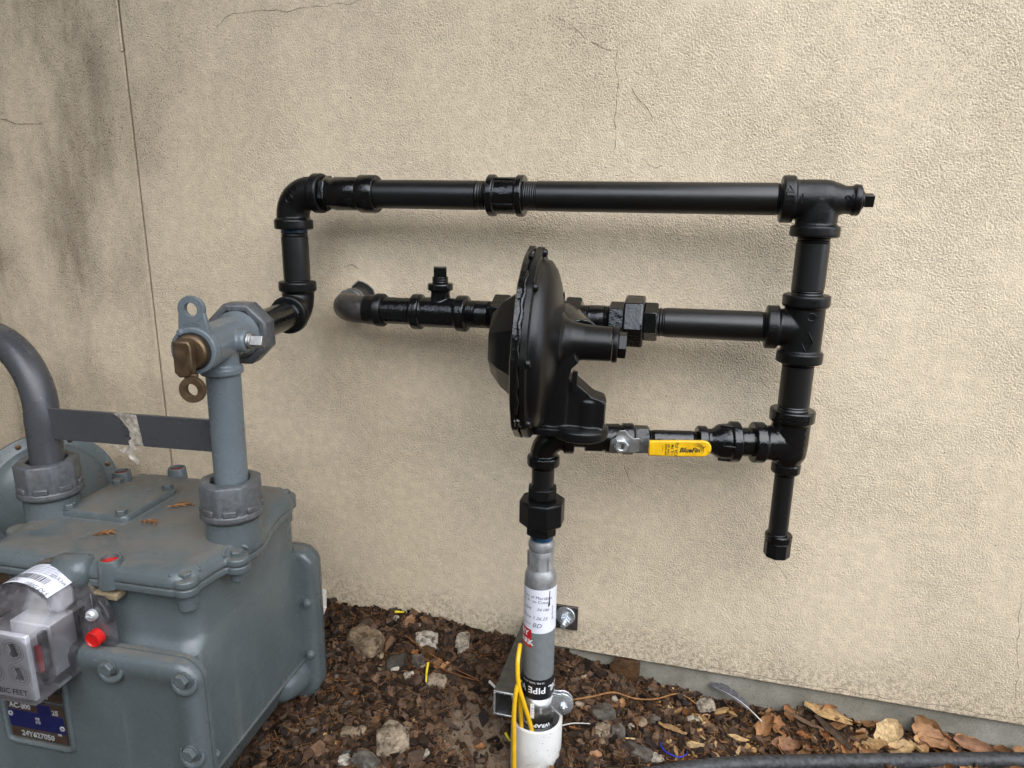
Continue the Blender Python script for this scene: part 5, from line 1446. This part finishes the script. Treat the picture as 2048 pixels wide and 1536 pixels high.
# ---- loose pieces one can pick out
def variants(fn, n, name, mat, ang=0):
    out = []
    for i in range(n):
        v, f_ = fn(i); b_ = MB(); b_.add(v, f_); out.append(b_.mesh(name, mat, ang))
    return out
def drop(name, me, x, y, yaw, lift, tilt, s, label, cat, group):
    T_ = M.Translation((x, y, gh(x, y) + lift)) @ M.Rotation(yaw, 4, 'Z') @ M.Rotation(tilt[0], 4, 'Y') @ M.Rotation(tilt[1], 4, 'X') @ M.Scale(s, 4)
    o_ = place(name, me, T_); tag(o_, label, cat, group); return o_
MARKS = [('the feather', .15, -.03), ('the large rough tan rock', -.60, -.088), ('the rounded whitish stone', -.475, -.062), ('the upright speckled stone', -.402, -.045),
         ('the flat-topped tan rock', -.455, -.285), ('the white sleeve', -.21, -.19), ('the strut bracket', -.262, -.10), ('the brown leaning stone', -.066, 0.0),
         ('the tan twig', -.05, -.075), ('the long grey stone', -.022, -.178), ('the cream rounded stone', .098, -.03), ('the yellow wood shard', .32, -.008), ('the grey-brown bark stick', .328, -.055),
         ('the broad pale leaf', .423, -.03), ('the pink-brown leaf', .50, -.022), ('the long folded leaf', .575, -.02), ('the yellow flake', -.444, -.14),
         ('the foot of the meter', -.655, -.30), ('the blue strip', .04, -.165), ('the hose at right edge', .66, -.03), ('the dark slanting stick', -.475, -.19), ('the root on bare soil', -.32, -.30)]
def where(x, y):
    nm, mx, my = min(MARKS, key=lambda k: (k[1] - x) ** 2 + (k[2] - y) ** 2)
    dx, dy = x - mx, y - my
    d = ('right of' if dx > 0 else 'left of') if abs(dx) > abs(dy) else ('behind' if dy > 0 else 'in front of')
    return ('close ' if dx * dx + dy * dy < 0.035 ** 2 else '') + d + ' ' + nm
def many(n, box, name, mes, lift, tilt, smin, smax, label, cat, group):
    k = 0
    while k < n:
        x, y = r.uniform(box[0], box[1]), r.uniform(box[2], box[3])
        if not free(x, y): continue
        if (x + 0.315) ** 2 + (y + 0.215) ** 2 < 0.07 ** 2 and r.random() < 0.8: continue
        s_ = r.uniform(smin, smax); q = (s_ - smin) / (smax - smin)
        size = 'small' if q < 0.33 else 'larger' if q > 0.67 else 'middling'
        drop(name, r.choice(mes), x, y, r.uniform(0, 6.3), lift, (r.gauss(0, tilt), r.gauss(0, tilt)), s_, size + ' ' + label + ' ' + where(x, y), cat, group); k += 1
bark_v = variants(lambda i: chip_geo(r, 0.034, 0.034 * r.uniform(0.3, 0.6), 0.006), 8, 'bark_chip', 'bark')
many(120, (-0.72, 0.70, -0.40, 0.0), 'bark_chip', bark_v, 0.006, 0.3, 0.6, 1.25, 'dark brown bark chip', 'bark chip', 'bark chips in the bed')
leaf_v = variants(lambda i: leaf_geo(r, 0.044, 0.030, r.uniform(0.12, 0.6)), 7, 'dead_leaf', 'leaf', 60)
many(70, (0.20, 0.76, -0.11, -0.002), 'dead_leaf', leaf_v, 0.010, 0.4, 0.6, 1.15, 'curled orange-brown dead leaf', 'leaf', 'dead leaves beside the hose')
many(26, (-0.62, 0.16, -0.34, -0.01), 'dead_leaf', leaf_v, 0.006, 0.3, 0.40, 0.75, 'brown dead leaf on the mulch', 'leaf', 'dead leaves on the mulch')
shard_v = variants(lambda i: chip_geo(r, 0.040, 0.040 * r.uniform(0.15, 0.35), 0.005), 6, 'wood_shard', 'wood')
many(34, (0.03, 0.72, -0.16, -0.004), 'wood_shard', shard_v, 0.008, 0.25, 0.5, 1.1, 'splinter of pale split wood', 'wood splinter', 'wood splinters')
peb_v = variants(lambda i: stone_geo(r, 0.011, 0.009, 0.006, 2), 6, 'pebble', 'stone_grey', 50)
many(22, (-0.66, 0.12, -0.38, -0.01), 'pebble', peb_v, 0.002, 0.3, 0.55, 1.25, 'dull grey pebble', 'pebble', 'grey pebbles')
peb_t = variants(lambda i: stone_geo(r, 0.011, 0.009, 0.006, 2), 5, 'pebble', 'stone_tan', 50)
many(26, (-0.62, 0.08, -0.38, -0.01), 'pebble', peb_t, 0.002, 0.3, 0.5, 1.3, 'tan pebble', 'pebble', 'tan pebbles')
peb_p = variants(lambda i: stone_geo(r, 0.008, 0.007, 0.005, 2), 4, 'pebble', 'stone_pale', 50)
many(10, (-0.58, 0.20, -0.34, -0.01), 'pebble', peb_p, 0.003, 0.3, 0.5, 1.2, 'whitish pebble', 'pebble', 'whitish pebbles')

def stone(x, y, sx, sy, sz, mat, yaw, label, lift=0.0, cat='stone', amp=0.28, name='stone', tilt=(0, 0)):
    v, f_ = stone_geo(r, sx, sy, sz, 4, amp); b_ = MB(); b_.add(v, f_)
    me = b_.mesh(name, mat, 50)
    return drop(name, me, x, y, yaw, lift - sz * 0.15, tilt, 1.0, label, cat, None)
stone(-0.600, -0.088, 0.050, 0.036, 0.034, 'stone_tan', -0.5, 'large rough tan rock by the wall, nearest the back of the meter', 0.006)
stone(-0.475, -0.062, 0.027, 0.022, 0.022, 'stone_pale', 0.3, 'rounded whitish stone in the mulch left of the riser', 0.006)
stone(-0.402, -0.045, 0.017, 0.025, 0.020, 'stone_pale', 0.25, 'upright speckled whitish stone close to the wall, left of riser', 0.006)
stone(-0.455, -0.285, 0.034, 0.036, 0.024, 'stone_tan', 0.4, 'flat-topped tan rock with dark edges at the bottom of the bed', 0.010)
stone(-0.540, -0.282, 0.021, 0.014, 0.012, 'stone_tan', 0.2, 'small oval tan stone near the meter at the bottom', 0.006)
stone(-0.485, -0.335, 0.028, 0.017, 0.014, 'stone_grey', -0.3, 'long grey-tan stone at the very bottom left of the bed', 0.006)
stone(-0.525, -0.338, 0.013, 0.012, 0.012, 'stone_pale', 0.0, 'small pale round stone beside the long grey-tan stone', 0.006)
stone(-0.424, -0.138, 0.024, 0.020, 0.015, 'stone_tan', 0.1, 'smooth olive-tan stone beside the yellow flake', 0.004)
stone(-0.520, -0.118, 0.026, 0.020, 0.018, 'stone_grey', 0.6, 'dark grey stone in the middle of the mulch left of riser', 0.004)
stone(-0.475, -0.112, 0.018, 0.012, 0.018, 'stone_grey', -0.4, 'pointed grey stone next to the dark grey stone', 0.006)
stone(-0.462, -0.090, 0.017, 0.014, 0.013, 'stone_brown', 0.4, 'small orange-brown stone beside the rounded whitish stone', 0.008)
stone(-0.515, -0.137, 0.009, 0.007, 0.007, 'stone_pale', 0.1, 'tiny pinkish-white stone left of the yellow flake', 0.006)
stone(-0.485, -0.147, 0.009, 0.007, 0.007, 'stone_pale', 0.9, 'tiny bright white stone left of the yellow flake', 0.006)
stone(-0.394, -0.29, 0.012, 0.010, 0.009, 'stone_pale', 0.9, 'small whitish stone right of the flat-topped tan rock', 0.004)
stone(-0.096, -0.115, 0.026, 0.020, 0.014, 'stone_grey', 0.5, 'flat grey stone right of the sleeve, topmost of its cluster', 0.004)
stone(-0.092, -0.150, 0.019, 0.020, 0.016, 'stone_tan', 0.2, 'rounded olive stone right of the sleeve', 0.004)
stone(-0.062, -0.148, 0.015, 0.020, 0.016, 'stone_grey', 0.1, 'upright dark stone with pale flank right of the rounded olive stone', 0.006)
stone(-0.022, -0.178, 0.031, 0.016, 0.013, 'stone_grey', -0.15, 'long grey stone between sleeve and hose', 0.005)
stone(0.012, -0.182, 0.014, 0.012, 0.010, 'stone_pale', 0.3, 'pale chalky stone above the end of the hose', 0.006)
stone(0.098, -0.030, 0.021, 0.016, 0.015, 'stone_pale', 0.2, 'cream rounded stone left of the feather', 0.008)
stone(0.074, -0.072, 0.013, 0.008, 0.009, 'stone_pale', 0.3, 'small pale angular stone below the cream rounded stone', 0.006)
stone(-0.078, -0.075, 0.008, 0.006, 0.008, 'stone_pale', 1.0, 'tiny white sliver of stone right of the sleeve', 0.006)
stone(-0.066, 0.000, 0.036, 0.010, 0.040, 'stone_brown', 0.05, 'wet brown flat stone leaning on the concrete foundation', 0.018, amp=0.22)
# white painted block end by the back of the meter
b_ = MB(); b_.box((-0.748, -0.026, 0.098), (0.030, 0.10, 0.034), M.Rotation(0.5, 3, 'Z') @ M.Rotation(0.35, 3, 'Y')); tag(b_.build('wood_block', 'block', bevel=0.003), 'white painted block end sticking out behind the meter by the wall', 'block')

# ---- special leaves and shards
def big_leaf(x, y, L, W, curl, yaw, tilt, lift, mat, label):
    v, f_ = leaf_geo(r, L, W, curl); b_ = MB(); b_.add(v, f_); me = b_.mesh('dead_leaf', mat, 60)
    drop('dead_leaf', me, x, y, yaw, lift, tilt, 1.0, label, 'leaf', None)
big_leaf(0.423, -0.030, 0.062, 0.046, 0.35, 0.7, (-0.35, 0.35), 0.018, 'wood', 'broad pale tan leaf in the middle of the leaf litter by the hose')
big_leaf(0.440, -0.058, 0.052, 0.030, 0.4, 0.2, (-0.2, 0.3), 0.012, 'wood', 'torn pale tan leaf just below the broad pale tan leaf')
big_leaf(0.500, -0.022, 0.070, 0.042, 0.3, -0.5, (0.2, 0.4), 0.016, 'leaf', 'large dull pink-brown leaf right of the pale tan leaves')
big_leaf(0.575, -0.020, 0.075, 0.034, 0.5, -0.25, (0.1, 0.5), 0.016, 'leaf', 'long folded orange-brown leaf farthest right along the hose')
big_leaf(0.205, -0.058, 0.050, 0.034, 0.9, 0.9, (-0.5, 0.3), 0.014, 'leaf', 'folded orange leaf at the quill end of the feather')
big_leaf(0.500, 0.000, 0.056, 0.034, 0.7, -0.6, (0.3, 0.7), 0.022, 'leaf', 'orange leaf standing against the foundation on the right')
big_leaf(0.322, 0.000, 0.034, 0.030, 0.6, 0.6, (0.2, 1.0), 0.022, 'leaf', 'small rounded orange leaf upright against the foundation above the wood shard')
big_leaf(-0.170, -0.232, 0.034, 0.020, 0.8, 1.3, (0.9, 0.3), 0.020, 'leaf', 'rust-brown leaf tucked behind the right side of the white sleeve')
def shard(a, b, w, t, mat, label, name='wood_shard'):
    a, b = V(a), V(b); n = 7; d = (b - a).normalized(); s_ = V((-d.y, d.x, 0))
    loops = []
    for i in range(n + 1):
        q = i / n; c = a.lerp(b, q); k = (0.35 + 0.75 * sin(pi * min(0.92, max(0.10, q)))) * r.uniform(0.8, 1.15)
        o_ = s_ * r.uniform(-1, 1) * w * 0.12
        loops.append([c + o_ + s_ * w / 2 * k, c + o_ + V((0, 0, t / 2)), c + o_ - s_ * w / 2 * k, c + o_ - V((0, 0, t / 2))])
    b_ = MB(); b_.loft(loops); tag(b_.build(name, mat, ang=30), label, 'wood' if mat != 'bark' else 'bark')
shard((0.282, 0.000, 0.030), (0.366, -0.018, 0.022), 0.030, 0.009, 'wood', 'long frayed shard of yellow split wood by the foundation')
shard((0.302, -0.018, 0.024), (0.350, -0.088, 0.020), 0.018, 0.010, 'bark', 'weathered grey-brown bark stick pointing at the hose', 'bark_stick')
shard((0.245, -0.018, 0.022), (0.312, -0.050, 0.018), 0.011, 0.007, 'bark', 'thin dark bark stick left of the weathered one', 'bark_stick')
shard((0.415, -0.048, 0.016), (0.374, -0.072, 0.018), 0.024, 0.008, 'wood', 'ribbed orange wood chunk between bark stick and pale leaf')
shard((-0.520, -0.235, 0.018), (-0.430, -0.150, 0.040), 0.008, 0.006, 'bark', 'thin dark stick slanting across the mulch left of riser', 'bark_stick')
shard((0.010, -0.105, 0.012), (0.062, -0.118, 0.010), 0.012, 0.006, 'wood', 'flat yellow wood sliver below the tan twig')
shard((-0.110, -0.165, 0.006), (-0.030, -0.158, 0.012), 0.005, 0.004, 'wood', 'thin orange-yellow sliver over the dark stones right of sleeve')
# ---- twigs and long needles
def twig(pts, rr, mat, name, label, cat):
    P = smoothpts([(x, y, gh(x, y, 0.4) + h) for x, y, h in pts], 6)
    n = len(P)
    b_ = MB(); b_.tube(P, [rr * (1 - 0.45 * i / n) for i in range(n)], 8); tag(b_.build(name, mat, ang=60), label, cat)
twig([(-0.168, -0.112, 0.016), (-0.120, -0.096, 0.018), (-0.080, -0.076, 0.022), (-0.040, -0.066, 0.016), (0.000, -0.050, 0.014), (0.045, -0.026, 0.018), (0.080, -0.030, 0.010)], 0.0021, 'needle', 'twig', 'long thin tan twig lying right of the riser clamp', 'twig')
twig([(-0.52, -0.070, 0.016), (-0.46, -0.098, 0.016), (-0.40, -0.116, 0.014), (-0.345, -0.125, 0.012)], 0.0014, 'needle', 'pine_needle', 'long orange pine needle across the mulch, the upper of two', 'pine needle')
twig([(-0.485, -0.105, 0.016), (-0.43, -0.122, 0.014), (-0.385, -0.128, 0.014), (-0.340, -0.127, 0.012)], 0.0014, 'needle', 'pine_needle', 'long orange pine needle across the mulch, the lower of two', 'pine needle')
twig([(-0.385, -0.300, 0.006), (-0.350, -0.305, 0.010), (-0.310, -0.295, 0.012), (-0.262, -0.280, 0.016)], 0.0017, 'bark', 'twig', 'thin dark root on the bare soil left of the sleeve', 'twig')
twig([(-0.322, -0.118, 0.010), (-0.300, -0.130, 0.012), (-0.278, -0.140, 0.012)], 0.0030, 'quill', 'twig', 'short whitish stick beside the strut bracket', 'twig')
twig([(-0.185, -0.160, 0.022), (-0.150, -0.150, 0.016), (-0.115, -0.148, 0.012)], 0.0016, 'quill', 'twig', 'pale thin twig right behind the sleeve', 'twig')
# ---- man-made scraps
twig([(0.016, -0.150, 0.008), (0.019, -0.163, 0.012), (0.030, -0.174, 0.013), (0.050, -0.178, 0.013), (0.062, -0.168, 0.014), (0.064, -0.156, 0.010)], 0.0016, 'bluestring', 'plastic_strip', 'curled blue plastic strip on the litter above the hose', 'plastic strip')
twig([(-0.448, -0.125, 0.020), (-0.445, -0.142, 0.016), (-0.440, -0.158, 0.012)], 0.0028, 'yellow_bit', 'paint_flake', 'bright yellow flake standing in the mulch left of riser', 'flake')
twig([(-0.565, -0.020, 0.018), (-0.545, -0.018, 0.018)], 0.0030, 'yellow_bit', 'paint_flake', 'bright yellow flake at the wall above the large tan rock', 'flake')
twig([(-0.272, -0.178, 0.010), (-0.262, -0.184, 0.012), (-0.255, -0.180, 0.014)], 0.0030, 'yellow_bit', 'paint_flake', 'yellow scrap on the soil under the strut bracket', 'flake')
# ---- feather
fe = thing('feather', 'grey bird feather leaning on the litter against the foundation', 'feather', (0.16, -0.03, 0.02))
fa, fb = V((0.199, -0.062, 0.022)), V((0.104, 0.002, 0.034))
fp = [fa.lerp(fb, i / 16) + V((0, 0, 0.006 * sin(pi * i / 16))) + V((0.004, 0.004, 0)) * sin(pi * i / 16) for i in range(17)]
MB().tube(fp, [0.0014 * (1 - i / 18) for i in range(17)], 8).build('quill', 'quill', fe)
fd = (fb - fa).normalized(); fs_ = V((-fd.y, fd.x, 0)).normalized()
for sgn, wmax, nm in ((1, 0.011, 'vane'), (-1, 0.016, 'vane')):
    b_ = MB()
    nb = 34
    for i in range(nb):
        t0 = 0.24 + 0.74 * i / nb; t1 = t0 + 0.80 / nb
        w0 = wmax * (sin(pi * min(1, (t0 - 0.14) / 0.86)) ** 0.6) * r.uniform(0.82, 1.05)
        if sgn < 0 and i in (8, 9, 15): w0 *= 0.5
        def fpnt(t): 
            t = min(1.0, t); k = t * 16; i0 = min(15, int(k)); return fp[i0].lerp(fp[i0 + 1], k - i0)
        p, q = fpnt(t0), fpnt(t1)
        e0 = p + fs_ * sgn * w0 + fd * w0 * 0.9 + V((0, 0, 0.002)); e1 = q + fs_ * sgn * w0 + fd * w0 * 0.9 + V((0, 0, 0.002))
        b_.add([p, q, e1, e0], [(0, 1, 2, 3)])
    b_.build(nm, 'feather', fe, ang=0, solid=0.0003)
# ---- irrigation hose
hp_ = smoothpts([(-0.16, -0.290, -0.030), (-0.075, -0.262, -0.004), (0.005, -0.232, 0.010), (0.13, -0.180, 0.014), (0.32, -0.122, 0.015), (0.50, -0.071, 0.016), (0.648, -0.030, 0.016), (0.78, -0.012, 0.018), (1.0, -0.016, 0.018), (1.5, -0.05, 0.02)], 8)
tag(MB().tube(hp_, 0.0132, 20).build('irrigation_hose', 'hose', ang=60), 'black irrigation hose along the bottom right of the bed', 'hose')
# ---- dry cedar sprigs on top of the meter
def sprig(x, y, z, yaw, s, label):
    e_ = thing('cedar_sprig', label, 'sprig', (x, y, z))
    b_ = MB(M.Translation((x, y, z)) @ M.Rotation(yaw, 4, 'Z'))
    b_.tube([(-0.015 * s, 0, 0.001), (0, 0.002, 0.003), (0.016 * s, 0.001, 0.002)], [0.0012, 0.0014, 0.0008], 6)
    b_.build('stem', 'needle', e_)
    b_ = MB(M.Translation((x, y, z)) @ M.Rotation(yaw, 4, 'Z'))
    for q in range(5):
        x0 = (-0.010 + 0.005 * q) * s; sg = 1 if q % 2 else -1
        b_.tube([(x0, 0.001, 0.002), (x0 + 0.005 * s, sg * 0.004 * s, 0.004), (x0 + 0.010 * s, sg * 0.0075 * s, 0.003)], [0.0012, 0.0015, 0.0006], 6)
    b_.build('scale_leaf', 'needle', e_)
sprig(-0.842, -0.466, 0.4600, 0.5, 0.95, 'orange cedar sprig on top of the meter, nearest the index')
sprig(-0.806, -0.414, 0.4600, 0.0, 0.95, 'orange cedar sprig on top of the meter in front of the cover plate')
sprig(-0.803, -0.348, 0.4600, 0.6, 1.2, 'largest orange cedar sprig on the meter, between cover plate and right nut')

# ================================================================== ADDED UNSEEN HEDGE BEHIND THE VIEWER, FOR DARK REFLECTIONS
hg = thing('added_hedge', 'added unseen dark hedge behind the viewer, for dark reflections in the pipes', 'hedge', (0, -5.2, 0))
MAT['hedge'] = mat_bits('hedge_leaf', [(0.0, (0.012, 0.022, 0.008)), (0.5, (0.028, 0.050, 0.016)), (1.0, (0.050, 0.080, 0.028))], 0.6, 30)
b_ = MB(); xs_ = [-9 + 0.3 * i for i in range(61)]; prof_ = [(-0.5, 0.0), (-0.55, 1.2), (-0.5, 2.0), (-0.3, 2.5), (0.0, 2.7), (0.3, 2.5), (0.5, 2.0), (0.55, 1.0), (0.5, 0.0)]
b_.loft([[V((x, -5.2 - py * (1 + 0.35 * NZ.noise(V((x * 0.9, py * 2, pz)))), pz * (1 + 0.10 * NZ.noise(V((x * 0.7, pz, 4))))  - 0.05)) for py, pz in prof_] for x in xs_])
b_.build('hedge_core', 'hedge', hg, ang=60)
b_ = MB()
for i in range(5000):
    x = r.uniform(-8.8, 8.8); k = r.randrange(len(prof_) - 1); t = r.random()
    py = prof_[k][0] + (prof_[k + 1][0] - prof_[k][0]) * t; pz = prof_[k][1] + (prof_[k + 1][1] - prof_[k][1]) * t
    c = V((x, -5.2 - py * 1.18, pz * 1.03)); s_ = r.uniform(0.05, 0.12)
    b_.add(xform([V((-s_, 0, 0)), V((0, -s_ * 0.5, s_ * 0.2)), V((s_, 0, 0)), V((0, s_ * 0.5, s_ * 0.2))], c, r.uniform(0, 6.3), r.gauss(0, 0.8), r.gauss(0, 0.8)), [(0, 1, 2, 3)])
o = b_.build('foliage', 'hedge', hg, ang=0); o['kind'] = 'stuff'
